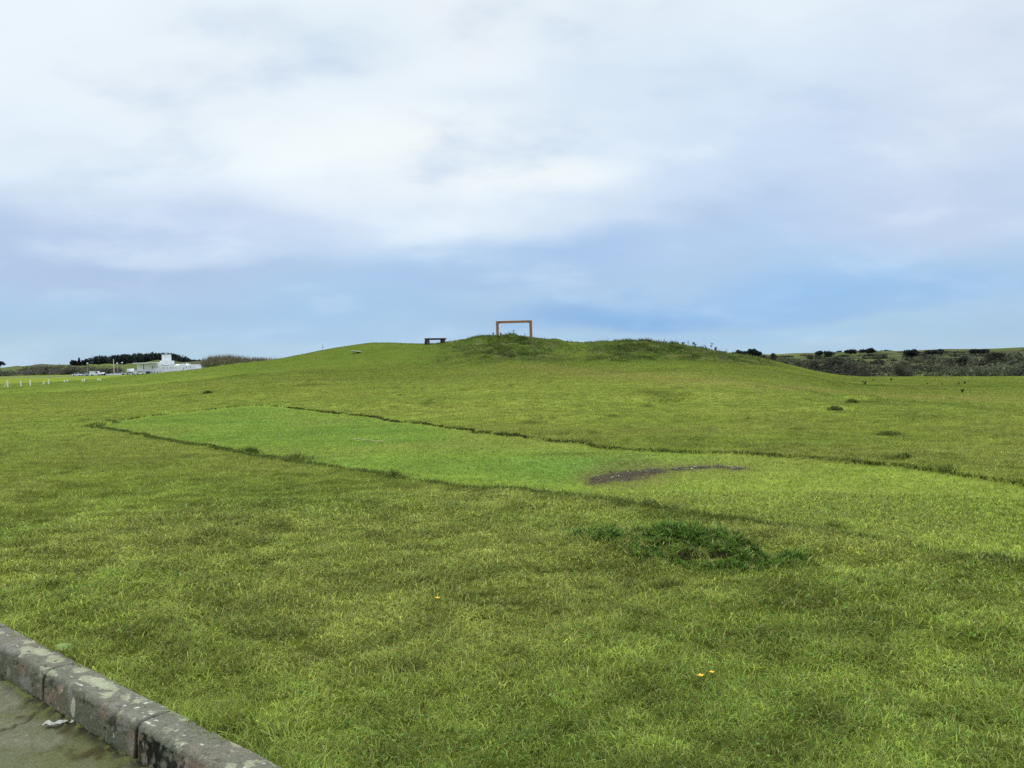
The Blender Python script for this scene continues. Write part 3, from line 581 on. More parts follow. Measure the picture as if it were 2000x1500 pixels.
# ------------------------------------------------------------------ far left: car park, building, lamps
def build_building():
    Y = 402.; k = Y / F
    def X(px): return (px - 1000) * k
    def Z(px, y): return CAMH + (hor(px) - y) * k
    g = -1.7; bx = X(312); root = thing('building', 'long low white rendered building with a square tower and flat roofs, behind the left slope', 'building', (bx, Y, g))
    def blk(name, p0, p1, ytop, y0, y1, mat=M_render, zb=0., rooft=True):
        m = MB(); zt = Z((p0 + p1) / 2, ytop) - g; m.box(((X(p0) + X(p1)) / 2 - bx, (y0 + y1) / 2, (zt + zb) / 2), (X(p1) - X(p0), y1 - y0, zt - zb)); return m.build(name, mat, root), zt
    hall, zh = blk('hall', 269, 312, 709.6, 0, 16); wing, zw = blk('wing', 312.05, 369.5, 714.2, 1.0, 15); endb, ze = blk('end_block', 369.55, 378.5, 711.8, .7, 15.4)
    step, zs = blk('tower_base', 309, 324.5, 704.6, 3, 11, zb=zh - 1.2); tow, zt = blk('tower', 311, 321, 693, 4.2, 9.5, zb=zs + .003)
    annex, za = blk('annex', 250.5, 268.9, 724.5, 2, 12); pier, _ = blk('pier', 245, 250.4, 720.2, 2.3, 7); out, _ = blk('outbuilding', 393, 405, 713.2, 5, 11); ow, _ = blk('link_wall', 378.6, 392.9, 719.8, 6, 6.6)
    m = MB(); m.box(((X(266) + X(309)) / 2 - bx, 7, zh + .18), (X(309) - X(266), 20, .34)); m.build('roof_slab', M_render, root)
    m = MB(); m.box(((X(312) + X(369)) / 2 - bx, 8, zw + .05), (X(368.8) - X(312.6), 12, .1)); m.build('wing_roof', M_roof, root)
    m = MB(); m.box((X(316) - bx, 6.8, zt + .08), (X(321.3) - X(310.7), 5.7, .16)); m.build('tower_cap', M_render, root)
    m = MB(); m.tube([(X(315.5) - bx, 6.8, zt + .1), (X(315.5) - bx, 6.8, zt + 1.9)], [.05, .03], 5); m.build('mast', M_metal, root)
    for p0, p1, dz, mt in [(334, 343, .75, M_render), (345, 354, .95, M_roof), (355, 361, .7, M_render), (326, 333, .5, M_roof)]:
        m = MB(); w = X(p1) - X(p0); cx = (X(p0) + X(p1)) / 2 - bx; m.add([(cx - w / 2, 5, zw + .11), (cx + w / 2, 5, zw + .11), (cx + w / 2, 10, zw + .11), (cx - w / 2, 10, zw + .11), (cx - w * .35, 6.5, zw + dz), (cx + w * .35, 6.5, zw + dz), (cx + w * .35, 8.5, zw + dz), (cx - w * .35, 8.5, zw + dz)], [(3, 2, 1, 0), (4, 5, 6, 7), (0, 1, 5, 4), (1, 2, 6, 5), (2, 3, 7, 6), (3, 0, 4, 7)]); m.build('rooflight', mt, root)
    def win(px, y, wp, hp, front, nm='window'):
        w = wp * k; h = hp * k; c = (X(px) - bx, front - .05, Z(px, y) - g); f = MB(); f.box(c, (w, .11, h)); o = f.build(nm, M_glass, root)
        q = MB(); q.box((c[0], c[1] - .02, c[2] - h / 2 - .05), (w + .2, .18, .08)); q.build('sill', M_render, o)
    for px, y, w, h, f in [(282, 713, 1.6, 3, 0), (282, 718.5, 1.3, 5, 0), (299.5, 717.5, 1.6, 4.5, 0), (304, 716, 1.2, 3, 0), (308, 716, 1.2, 3, 0), (298, 727, 1.8, 2.4, 0), (303.5, 727, 1.8, 2.4, 0), (309, 727, 1.8, 2.4, 0), (333, 718.3, 1.1, 2.2, 1), (337.5, 718.2, 1.9, 2, 1), (343.8, 718, 2, 2, 1), (358.5, 719.5, 1.6, 2, 1), (319, 718.5, 1, 2.4, 1), (326, 718.5, .8, 2, 1), (364, 717, .9, 2, 1), (372, 716.5, 1.2, 2, .7)]: win(px, y, w, h, f)
    m = MB(); m.box((X(290.5) - bx, -.06, Z(290.5, 728) - g), (9 * k, .14, 5.5 * k)); m.build('entrance', M_glass, root)
    for i in range(7):
        m = MB(); m.box((X(314 + i * 7.6) - bx, .94, zw * .45), (.22, .14, zw * .9)); m.build('pilaster', M_render, root)
build_building()
def cpark():
    m = MB(); c = at_xy(215, 425); m.add([(-290, 399, -.44), (-120, 399, -.44), (-120, 449, -.44), (-290, 449, -.44)], [(0, 1, 2, 3)])
    return tag(m.build('car_park', M_tar), 'grey tarmac car park in front of the far left dunes', 'car park', kind='structure')
cpark()
def make_car(px, Y, paint, label, van=False, rz=0, s=1.):
    X = (px - 1000) / F * Y; r = thing('car', label, 'car', (X, Y, -.43), rz, 'cars parked beside the white building')
    L, W = 4.4 * s, 1.75
    if van: L = 5.2; prof = [(-L / 2, .35), (L / 2, .35), (L / 2, .95), (L / 2 - .8, 1.15), (L / 2 - 1.5, 2.0), (-L / 2, 2.05)]; cab = [(L / 2 - .95, 1.16), (L / 2 - 1.55, 1.9), (L / 2 - 2.3, 1.9), (L / 2 - 2.3, 1.16)]
    else: prof = [(-L / 2, .3), (L / 2, .3), (L / 2, .75), (L / 2 - 1.1, .92), (-L / 2 + .3, .95), (-L / 2, .8)]; cab = [(L / 2 - 1.2, .92), (L / 2 - 1.85, 1.40), (-L / 2 + .95, 1.42), (-L / 2 + .35, .95)]
    rot = Matrix.Rotation(math.radians(-90), 3, 'Z')
    def pr(poly, hw, nm, mat):
        m = MB(); m.prism(poly, -hw, hw); m.v = [tuple(rot @ Vector(v)) for v in m.v]; return m.build(nm, mat, r)
    pr(prof, W / 2, 'body', paint); pr(cab, W / 2 + (.01 if van else -.08), 'window', M_glass)
    if not van: pr([(cab[1][0] + .03, 1.405), (cab[2][0] - .03, 1.425), (cab[2][0] + .05, 1.48), (cab[1][0] - .08, 1.46)], W / 2 - .1, 'roof', paint)
    for x in (-L * .3, L * .31):
        for y in (-W / 2 + .08, W / 2 - .08):
            m = MB(); m.tube([(x, y - .1, .32), (x, y + .1, .32)], [.32, .32], 12); m.build('wheel', M_rubber, r)
for px, Y, pt, lb, van, rz in [(152, 404, M_car_white, 'white car parked farthest left below the pointed conifer', False, 0), (166, 406, M_car_silver, 'silver car parked between two white vehicles left of the utility pole', False, .1), (188, 405, M_car_white, 'white van parked left of the black car by the utility pole', True, .05),
                               (200, 409, M_car_white, 'white car right behind the white van', False, 0.), (206.5, 403, M_car_dark, 'small black car left of the utility pole, only dark one in the row', False, 1.4), (236, 404, M_car_silver, 'silver car parked against the left end of the white building', False, .2), (257, 400.3, M_car_silver, 'silver car in front of the white building annex', False, -.1), (276, 400.2, M_car_white, 'white car parked in front of the white hall', False, .05)]:
    make_car(px, Y, pt, lb, van, rz)
m = MB(); m.box((0, 0, .3), (34 * .25, .3, .6)); m.box((0, 0, .64), (34 * .25 + .1, .4, .08)); tag(m.build('wall', M_render, None, ((221 - 1000) / F * 402, 402, -.44)), 'low white wall between the utility pole and the building', 'wall')
def lamp(px, ytop, Y, label):
    k = Y / F; X = (px - 1000) * k; zt = CAMH + (hor(px) - ytop) * k; r = thing('lamp_post', label, 'lamp post', (X, Y, -.45), 0, 'lamp posts around the car park'); h = zt + .45
    m = MB(); m.tube([(0, 0, 0), (0, 0, .8), (0, 0, h - .5)], [.12, .09, .07], 8); m.build('pole', M_metal, r)
    m = MB(); m.tube([(0, 0, h - .55), (0, 0, h - .35), (0, 0, h - .12), (0, 0, h)], [.18, .42, .46, .12], 10); m.build('lamp_head', M_lamp, r)
lamp(172.6, 708.8, 407, 'slim lamp post with white head, leftmost, in front of the wood edge'); lamp(230.6, 708.6, 407, 'lamp post with white head just right of the utility pole'); lamp(240.4, 707.2, 409, 'lamp post with white head nearest the left end of the building'); lamp(366.8, 708.8, 420, 'lamp post with white head rising behind the right end of the building roof')
def pole():
    Y = 405; k = Y / F; X = (224 - 1000) * k; h = CAMH + (hor(224) - 701.5) * k + .45; r = thing('utility_pole', 'tall pale wooden utility pole with a crossarm beside the lamp posts', 'pole', (X, Y, -.45))
    m = MB(); m.tube([(0, 0, 0), (-.08, 0, h)], [.19, .14], 8); m.build('shaft', M_stickm, r); m = MB(); m.box((-.35, 0, h * .66), (2.1, .12, .16)); m.build('crossarm', M_stickm, r)
pole()

# ------------------------------------------------------------------ weeds on the mound and field
WEED = lin(78, 82, 60)
def weed(px, yb, yt, label, kind, seed, Y=None, col=WEED):
    rng = np.random.default_rng(2000 + seed); p = at_xy(px, Y) if Y else on_ground(px, yb); dd = p[1]
    h = (p[2] - 0) if False else max(.15, (yb - yt) * dd / F); r = thing('weed', label, 'weed', (p[0], p[1], float(zf(p[0:1], p[1:2])[0]) - .02), 0, 'dry weeds on the mound and far lawn')
    m = MB(); heads = []; ns = {'umbel': 1, 'dock': 3, 'bush': 9, 'thin': 1}[kind]; m.tube([(0, 0, -.04), (0, 0, .02)], [.03, .03], 6); t = max(.008, .00017 * dd)
    for i in range(ns):
        a = rng.normal(0, .22 if ns > 1 else .06, 2) * h; hh = h * (1 if i == 0 else rng.uniform(.55, .98)); e = (a[0], a[1], hh); m.tube([(0, 0, -.03), (a[0] * .5, a[1] * .5, hh * .55), e], [t, t * .8, t * .5], 5); heads.append(e)
        if kind in ('umbel', 'thin') or (kind == 'dock' and i == 0):
            for q in range(3):
                z = hh * rng.uniform(.35, .85); b = rng.normal(0, .14, 2) * h; f = z / hh; f = z / hh * .909 if z < .55 * hh else .5 + (z / hh - .55) / .9; m.tube([(a[0] * f, a[1] * f, z), (a[0] * f + b[0], a[1] * f + b[1], z + .12 * h)], [t * .6, t * .4], 4); heads.append((a[0] * f + b[0], a[1] * f + b[1], z + .12 * h))
    m.cc = (.99, .99, .99); m.build('stem', M_stemdry, r)
    bl = []
    for e in heads:
        q = {'umbel': .16, 'thin': .05, 'dock': .11, 'bush': .17}[kind] * h * (1 if e[2] > .8 * h else .6); bl.append((e[0], e[1], e[2], q, q, q * (.55 if kind == 'umbel' else 1.3)))
    for q in ([bl] if kind == 'bush' else [[b] for b in bl]):
        V, T, C = leaf_cloud(rng, q, {'umbel': 40, 'thin': 16, 'dock': 34, 'bush': 420}[kind], max(.024, .00055 * dd), [tuple(c * .7 for c in col), tuple(c * .5 for c in col)]); obj('seed_head' if kind != 'bush' else 'leaves', fast_mesh('seed_head', V, T, C), M_leaf, r)
M_stemdry = pmat('dry_stem', lin(84, 82, 58), .8, .2, 30)
GRW = lin(112, 126, 66); GRD = lin(70, 84, 50)
for i, a in enumerate([(632, 684, 673, 'lone thin stalk on the left skyline of the hill', 'thin', 71.5, WEED), (966, 658, 650.5, 'short dry weed just left of the frame', 'dock', 71, WEED), (981, 658, 650.5, 'dry weed hugging the inside of the left frame post', 'dock', 71, WEED),
                       (992, 658, 651, 'low green tussock inside the frame left of centre', 'bush', 71.2, GRD), (1005, 658.5, 647.5, 'dry umbel weed with a flat dark head, tallest inside the frame', 'umbel', 71.5, WEED), (1027.5, 660, 653, 'thin weed inside the frame near the right post', 'thin', 72, WEED),
                       (1234, 667, 660, 'dry feathery weed at the left end of the right-hand ridge', 'dock', 72, WEED), (1251, 668, 662.3, 'dark single-headed weed on the right-hand ridge beside a feathery one', 'umbel', 72, lin(54, 56, 46)), (1296, 672, 667.5, 'tiny thin stalk on the ridge between the weed groups', 'thin', 72, WEED),
                       (1314, 675, 668.5, 'dry brownish weed clump in the middle of the right-hand ridge', 'dock', 71.6, lin(96, 90, 66)), (1335, 678, 672, 'greyish low weed clump on the ridge left of the tall stalk', 'bush', 71.6, lin(104, 112, 100)), (1347, 679, 667, 'tall slender stalk on the ridge left of the bright green clump', 'thin', 71.6, WEED),
                       (1359, 681, 670.5, 'bright yellow-green leafy clump on the right-hand ridge', 'bush', 71.2, lin(132, 142, 72)), (1392, 688, 673, 'tall weed with dark head at the right end of the ridge', 'umbel', 71, WEED), (1381, 693, 681, 'dark green stalky weed just below the ridge line', 'dock', 69.5, GRD), (1400, 690, 680.5, 'brown bushy weed clump at the right end of the ridge', 'bush', 70.5, lin(92, 86, 60)), (1419, 693, 686.5, 'small pale weed downhill of the brown bushy clump', 'dock', 70.5, lin(110, 112, 76))]):
    weed(a[0], a[1], a[2], a[3], a[4], i, a[5], a[6])
for i, a in enumerate([(1690, 752, 742.5, 'dark twiggy weed alone on the lawn below the large charcoal bush', 'bush', lin(70, 70, 52)), (1706, 744, 740, 'low weed near the lawn edge right of the twiggy one', 'dock', GRD), (1741, 743.5, 737.5, 'green weed clump on the lawn edge below the wide grey bush', 'bush', GRD), (1812, 751.5, 746, 'pale dry weed on the far lawn under the pale dune face', 'dock', lin(118, 116, 86)), (1841, 752, 746.5, 'greyish weed on the far lawn right of the pale dry one', 'dock', lin(104, 108, 84)), (1872, 752, 745, 'grey-green weed on the far lawn under the broad bush', 'dock', GRD), (1884, 750, 746, 'small dark weed touching a grey-green one on the far lawn', 'bush', GRD), (1879, 767, 764.6, 'flat dark tuft on the straw-coloured far lawn', 'bush', GRD)]):
    weed(a[0], a[1], a[1] - (a[1] - a[2]) * .75, a[3], a[4], 50 + i, None, tuple(c * 1.6 for c in a[5]))

# ------------------------------------------------------------------ grass tufts and the weed patch
def tuft(px, py, wpx, h, label, seed, n=260, cols=(lin(84, 98, 40), lin(102, 112, 52)), depth=.6):
    rng = np.random.default_rng(3000 + seed); p = on_ground(px, py); W = wpx * p[1] / F; X = p[0] + np.clip(rng.normal(0, .5, n), -1, 1) * W * .5; Y = p[1] + np.clip(rng.normal(0, .5, n), -1, 1) * W * .5 * depth
    H = h * rng.uniform(.5, 1.2, n) * np.exp(-((X - p[0]) / W) ** 2 * 2); C = np.array(cols)[rng.integers(0, len(cols), n)] * rng.lognormal(0, .25, (n, 1)); Z = zf(X, Y)
    V, T, c = blades(X, Y, Z, H, np.full(n, .0035 * max(1, p[1] / 5)), C, 2, rng, .1, .9); V = V - p[None]
    return tag(obj('grass_tuft', fast_mesh('grass_tuft', V, T, c), M_grass, None, p), label, 'grass tuft', 'taller dark grass tufts on the lawn')
for i, a in enumerate([(488, 885, 44, .15, 'tall dark tuft on the near edge of the mown strip, left of the longer clump'), (580, 897, 60, .13, 'long low dark tuft on the near edge of the mown strip'), (1305, 1146, 60, .09, 'dark brown-green tuft alone on the lawn below the weed patch'), (405, 768, 16, .16, 'small dark tuft far out on the upper lawn left of the strip'), (1732, 848, 44, .09, 'flat dark tuft on the right lawn above the strip'), (1765, 892, 30, .08, 'dark tuft just above the far edge of the strip at right'),
                       (1632, 800, 30, .13, 'greyish tussock on the upper right lawn'), (1665, 786, 26, .14, 'pointed dark tussock on the upper right lawn behind the greyish one'), (773, 930, 40, .11, 'dark tuft on the near edge of the strip at the centre'), (1625, 1032, 50, .09, 'dark tuft at the near edge of the strip above the weed patch end'), (1265, 985, 40, .08, 'dark tuft at the near edge of the strip below the bare earth')]):
    tuft(a[0], a[1], a[2], a[3], a[4], i)
def weed_patch():
    rng = np.random.default_rng(77); c = on_ground(1335, 1066); VV = []; N = 24000
    pts = [on_ground(*q)[:2] for q in [(1165, 1045), (1215, 1040), (1260, 1058), (1310, 1045), (1350, 1050), (1400, 1055), (1400, 1078), (1330, 1076), (1450, 1075), (1490, 1080), (1440, 1095), (1370, 1092), (1280, 1068), (1510, 1082)]]
    k = rng.integers(0, len(pts), N); P = np.array(pts)[k] + rng.normal(0, 1, (N, 2)) * np.array([.085, .10]); X, Y = P[:, 0], P[:, 1]
    cl = fbm(X / .12, Y / .12, 2, 501); keep = cl > .38; X, Y, cl = X[keep], Y[keep], cl[keep]; n = len(X)
    H = (.028 + .085 * np.clip((cl - .4) * 3, 0, 1)) * rng.uniform(.6, 1.3, n); Cc = np.array([lin(92, 122, 38), lin(108, 140, 48), lin(64, 90, 28), lin(104, 136, 56), lin(52, 54, 24), lin(70, 104, 34)])[rng.integers(0, 6, n)]
    br_ = np.exp(-((X - on_ground(1365, 1091)[0]) / .17) ** 2 - ((Y - on_ground(1365, 1091)[1]) / .07) ** 2) > rng.random(n); Cc[br_] = np.array(lin(78, 70, 42))
    V, T, C = blades(X, Y, zf(X, Y), H, np.where(rng.random(n) < .35, .010, .0045), Cc, 2, rng, .5, 1.4); V = V - c[None]
    return tag(obj('weed_patch', fast_mesh('weed_patch', V, T, C), M_grass, None, c), 'dark lush green patch of taller weeds on the near lawn at right', 'weed patch')
weed_patch()
# broad clover and plantain leaves mixed into the turf
def build_clover():
    rng = np.random.default_rng(31); X, Y, d = scatter(2.3, 9, 300, rng); keep = (kv(X, Y) > KW + .02) & (strip_sd(X, Y) > 0) & (fbm(X / .5, Y / .5, 3, 601) > .52); X, Y, d = X[keep], Y[keep], d[keep]; n = len(X)
    Z = zf(X, Y) + rng.uniform(.012, .04, n); s = rng.uniform(.004, .009, n) * (d / 4) ** .5; th = rng.uniform(0, 6.28, n); tl = rng.normal(0, .35, (n, 2)); VV = []
    for k in range(6):
        a = th + k * math.pi / 3; r = s * (1.25 if k % 3 == 0 else .8); VV.append(np.stack([X + r * np.cos(a), Y + r * np.sin(a), Z + r * (np.cos(a) * tl[:, 0] + np.sin(a) * tl[:, 1])], 1))
    V = np.stack(VV, 1).reshape(-1, 3); b = np.arange(n)[:, None] * 6; T = np.concatenate([b + np.array([[0, i, i + 1]]) for i in range(1, 5)]); C = np.repeat(np.array([lin(96, 128, 52), lin(108, 138, 62), lin(84, 114, 46)])[rng.integers(0, 3, n)] * rng.lognormal(0, .2, (n, 1)), 6, 0)
    return tag(obj('clover', fast_mesh('clover', V, T, C), M_grass), 'small round clover leaves scattered through the near lawn', 'clover', kind='stuff')
build_clover()

# ------------------------------------------------------------------ bare patch stones
def build_gravel():
    rng = np.random.default_rng(41); V = []; T = []; C = []; off = 0; ico = np.array([(0, 0, 1), (.9, 0, .3), (.28, .85, .3), (-.72, .53, .3), (-.72, -.53, .3), (.28, -.85, .3), (0, 0, -.6)]); tri = np.array([(0, 1, 2), (0, 2, 3), (0, 3, 4), (0, 4, 5), (0, 5, 1), (6, 2, 1), (6, 3, 2), (6, 4, 3), (6, 5, 4), (6, 1, 5)])
    for q in range(2600):
        x, y, rx, ry = BARE[rng.integers(0, len(BARE))]; X = x + rng.normal(0, .6) * rx; Y = y + rng.normal(0, .6) * ry
        if bare_mask(np.array([X]), np.array([Y]))[0] < .3 + .4 * rng.random(): continue
        s = rng.uniform(.004, .012) if rng.random() < .97 else rng.uniform(.012, .022); g = float(zf(np.array([X]), np.array([Y]))[0]); v = ico * s * rng.uniform(.6, 1.4, 3)[None] * np.array([1, 1, .55])[None] + rng.normal(0, .12, ico.shape) * s + np.array([X, Y, g + s * .05])
        V.append(v); T.append(tri + off); off += 7; c = np.array(lin(206, 200, 188)) if rng.random() < .06 else np.array(lin(98, 92, 76)) * rng.uniform(.5, 1.4); C.append(np.tile(c, (7, 1)))
    return tag(obj('gravel', fast_mesh('gravel', np.concatenate(V), np.concatenate(T), np.concatenate(C)), colmat('stones', nscale=40, namp=.2)), 'grey stones and grit on the bare earth patch in the mown strip', 'gravel', kind='stuff')
build_gravel()

# ------------------------------------------------------------------ small things on the grass
def board():
    p = on_ground(696, 690); r = tag((lambda m: m.build('board', M_white, None, p + np.array([0, 0, .06]), bevel=.004))(MB().box((0, 0, .06), (.76, .3, .03), m=Matrix.Rotation(math.radians(-20), 3, 'X') @ Matrix.Rotation(math.radians(6), 3, 'Y'))), 'white board lying on the left slope of the hill', 'board'); return r
board()
def stick():
    a = place(677, 858.5); b = place(749, 866); rng = random.Random(2); n = 12; m = MB(); c = (a + b) / 2
    pts = [a + (b - a) * t / n - c + np.array([rng.uniform(-.01, .01), rng.uniform(-.01, .01), .03 + rng.uniform(-.004, .008)]) for t in range(n + 1)]; m.tube(pts, [.007 + .006 * t / n for t in range(n + 1)], 6)
    return tag(m.build('stick', pmat('weathered_stick', lin(150, 144, 100), .85, .2, 12), None, c), 'pale bare stick lying on the mown strip', 'stick')
stick()
def buttercup(px, py, h, r0, label, seed):
    rng = np.random.default_rng(seed); p = on_ground(px, py); g = place(px, py); base = np.array([p[0], p[1], g[2]]); r = thing('buttercup', label, 'flower', base, 0, 'yellow flowers in the near lawn')
    m = MB(); m.tube([(0, 0, -.01), (.004, .002, h * .6), (0, 0, h)], [.0018, .0015, .0012], 5); m.build('stem', M_stem, r); b = MB()
    for k in range(5):
        a = k * 2 * math.pi / 5 + .3; u = Vector((math.cos(a), math.sin(a), 0)); w = Vector((-math.sin(a), math.cos(a), 0)); V = [Vector((0, 0, h)), u * r0 * .55 + w * r0 * .42 + Vector((0, 0, h + r0 * .3)), u * r0 + w * r0 * .25 + Vector((0, 0, h + r0 * .6)), u * r0 - w * r0 * .25 + Vector((0, 0, h + r0 * .6)), u * r0 * .55 - w * r0 * .42 + Vector((0, 0, h + r0 * .3))]
        b.add(V, [(0, 1, 2, 3, 4)])
    b.tube([(0, 0, h), (0, 0, h + r0 * .5)], [r0 * .25, r0 * .2], 7); b.build('petals', M_yellow, r)
buttercup(855, 1193, .07, .014, 'yellow flower alone in the middle of the near lawn', 1); buttercup(1369, 1357, .075, .013, 'brighter yellow flower, left of the close pair at lower right', 2); buttercup(1391, 1347, .07, .011, 'smaller yellow flower, right of the close pair at lower right', 3)
def broad_leaf():
    p = on_ground(128, 1266); m = MB(); n = 10; V = []; Fs = []
    for i in range(n + 1):
        t = i / n; w = .016 * math.sin(math.pi * min(1, t * .93 + .07)) ** .7; V += [(t * .11 - .05, -w - .02 * t, .02 + .008 * math.sin(t * 5)), (t * .11 - .05, .0 - .015 * t, .03 + .02 * t * (1 - t)), (t * .11 - .05, w - .01 * t, .035 + .015 * t)]
    for i in range(n):
        for q in (0, 1): Fs.append((i * 3 + q, i * 3 + q + 1, i * 3 + q + 4, i * 3 + q + 3))
    m.add(V, Fs); o = m.build('dock_leaf', pmat('pale_leaf', lin(138, 160, 88), .7, .2, 30), None, place(128, 1272)); o.rotation_euler = (math.radians(25), 0, math.radians(-6)); return tag(o, 'broad pale green leaf in the grass beside the kerb', 'leaf')
broad_leaf()

# ------------------------------------------------------------------ kerb and pavement
def kerbstone(u0, u1, label, seed):
    rng = np.random.default_rng(4000 + seed); rr = .030; prof = []                       # profile in (v, z): face, rounded arris, top, rounded back, back
    for z in np.arange(-.12, KH - rr, .006): prof.append((0.012 * (1 - max(z, 0) / KH) * -1, z))
    for a in np.linspace(0, math.pi / 2, 8): prof.append((rr - rr * math.cos(a), KH - rr + rr * math.sin(a)))
    for v in np.arange(rr + .006, KW - .012, .006): prof.append((v, KH))
    for a in np.linspace(0, math.pi / 2, 5): prof.append((KW - .012 + .012 * math.sin(a), KH - .012 + .012 * math.cos(a)))
    for z in np.arange(KH - .02, -.06, -.02): prof.append((KW, z))
    prof = np.array(prof); L = u1 - u0 - .012; us = np.concatenate([[0, .0015, .004, .008], np.arange(.014, L - .012, .006), [L - .008, L - .004, L - .0015, L]])
    e = np.minimum(us, L - us); inset = .008 * (1 - np.clip(e / .008, 0, 1)) ** 2
    U, Pv = np.meshgrid(us, prof[:, 0], indexing='ij'); _, Pz = np.meshgrid(us, prof[:, 1], indexing='ij'); I = np.repeat(inset[:, None], len(prof), 1); s0 = seed * 3.7
    cv, cz = KW / 2, KH / 2; V = np.where(Pv < cv, Pv + I, Pv - I); Zz = np.where(Pz > cz, Pz - I, Pz)
    arc = np.cumsum(np.r_[0, np.hypot(*np.diff(prof, axis=0).T)]); A = np.repeat(arc[None], len(us), 0)
    nz = (fbm(U / .05 + s0, A / .05, 4, 701) - .5) * .010 + (fbm(U / .3 + s0, A / .2, 2, 702) - .5) * .010; chip = np.clip(fbm(U / .04 + s0, A / .03, 3, 703) - .66, 0, 1) * .05 * (1 + 2 * np.exp(-((A - (.12 + KH)) / .03) ** 2))
    off = nz - chip; V = V + np.where((Pz < KH - .03) & (Pv < .03), -off, 0); Zz = Zz + np.where(Pz >= KH - .03, off, 0)
    u = U.ravel(); a = A.ravel(); z = Zz.ravel(); v = V.ravel(); uw = u + u0
    C = np.tile(np.array(lin(108, 106, 88)), (len(u), 1)); top = sm(KH - .035, KH - .012, z) * (v < KW + .01)
    C = mix(C, lin(134, 114, 96), np.clip((fbm(uw / .16, a / .09, 4, 711) - .5) * 5, 0, .75) * (1 - .4 * top)); C = mix(C, lin(94, 98, 78), np.clip((fbm(uw / .2, a / .14, 4, 712) - .5) * 5, 0, .8)); C = mix(C, lin(140, 136, 124), np.clip((fbm(uw / .07, a / .06, 3, 713) - .56) * 6, 0, .6))
    C = mix(C, lin(104, 103, 92), top * .6)
    C = mix(C, lin(84, 88, 62), sm(.05, .0, z) * .6 * (1 - top))
    ag = vn(uw / .009, a / .009, 714); C = mix(C, lin(168, 160, 148), (ag > .90) * .35); C = mix(C, lin(48, 48, 44), (ag < .09) * .5)
    # lichen: pale crusts on the top, spots on the face
    li = fbm(uw / .055 + 3, a / .035, 3, 715); lt = sm(.64, .70, li + .16 * (fbm(uw / .35, 0 * uw, 2, 716) - .5)) * top; C = mix(C, lin(160, 160, 132), lt * .6)
    sp = vn(uw / .022 + 9, a / .015, 717); C = mix(C, lin(206, 204, 192), sm(.90, .95, sp) * top * .8); C = mix(C, lin(176, 168, 152), sm(.93, .97, vn(uw / .03, a / .022, 718)) * (1 - top) * .8)
    # black moss runs on the face
    def spot(cu, cz, ru, rz, col, st, onface=True, j=.4):
        nonlocal C
        q = ((uw - cu) / ru) ** 2 + ((z - cz) / rz) ** 2 if onface else ((uw - cu) / ru) ** 2 + ((v - cz) / rz) ** 2
        q = q + (fbm(uw / .02, a / .02, 3, 720 + int(cu * 50) % 40) - .5) * j * 2; C = mix(C, col, sm(1.15, .8, q) * st * ((1 - top) if onface else top))
    bl = fbm(uw / .022, a / .03, 3, 719)
    def moss(cu, cz, ru, rz, st):
        nonlocal C
        q = np.exp(-((uw - cu) / ru) ** 2 - ((z - cz) / rz) ** 2); C = mix(C, lin(34, 34, 28), sm(.52, .62, bl * .55 + q * .45) * st * (1 - top))
    U1, U2 = ku(*[-2.211, 3.822]), ku(*[-1.511, 3.226])
    moss(U2 + .11, .09, .11, .075, 1.); moss(U2 + .28, .06, .14, .05, .9); moss(U2 - .22, .11, .05, .05, .7); moss(U2 + .30, .03, .25, .05, .6); moss(U1 + .08, .12, .06, .03, .5); moss(U2 + .02, .05, .03, .08, .8)
    spot(U1 + .325, .075, .022, .042, lin(186, 180, 156), .85, True, .15); spot(U1 + .18, .125, .016, .03, lin(160, 132, 112), .7); spot(U2 - .2, .06, .008, .012, lin(196, 192, 178), .8)
    for cu, cvv, ru, rv in [(U1 - .42, .07, .05, .03), (U1 - .30, .09, .09, .035), (U1 - .12, .09, .06, .04), (U1 + .30, .085, .09, .03), (U1 + .40, .10, .12, .03), (U1 + .12, .11, .05, .03), (U1 + .52, .06, .028, .018), (U1 + .62, .09, .03, .015), (U1 + .70, .10, .025, .012)]: spot(cu, cvv, ru, rv, lin(158, 160, 130), .62, False, .6)
    qq = at_depth(512, 1486, 2.9); spot(U2 + .87, .085, .055, .030, lin(176, 160, 128), .85, False, .2); spot(U2 + .76, .10, .012, .010, lin(206, 140, 60), .9, False, .2)
    jn = np.exp(-(np.minimum(u, L - u) / .009) ** 2); C = mix(C, lin(34, 34, 28), jn * .9 * (1 - top))
    P = np.stack([uw, v, z], 1); nu, npf = len(us), len(prof)
    i = np.arange(nu - 1)[:, None] * npf; j = np.arange(npf - 1)[None]; Q = np.stack([i + j, i + npf + j, i + npf + j + 1, i + j + 1], -1).reshape(-1, 4)
    tris = [];
    W = np.stack([P[:, 0] * KD[0] + (P[:, 1] + KF) * KN[0], P[:, 0] * KD[1] + (P[:, 1] + KF) * KN[1], P[:, 2]], 1)
    # end caps
    capv = []; capc = []
    for e_ in (0, nu - 1):
        idx = e_ * npf + np.arange(npf); capv.append(W[idx].mean(0)[None]); capc.append(C[idx].mean(0)[None])
    n0 = len(W); W = np.concatenate([W] + capv); C = np.concatenate([C] + capc)
    T = np.concatenate([Q[:, [0, 1, 2]], Q[:, [0, 2, 3]], np.stack([np.full(npf - 1, n0), np.arange(npf - 1), np.arange(1, npf)], 1), np.stack([np.full(npf - 1, n0 + 1), (nu - 1) * npf + np.arange(1, npf), (nu - 1) * npf + np.arange(npf - 1)], 1)])
    c0 = np.array([(u0 + u1) / 2 * KD[0] + KF * KN[0], (u0 + u1) / 2 * KD[1] + KF * KN[1], 0]); W = W - c0[None]
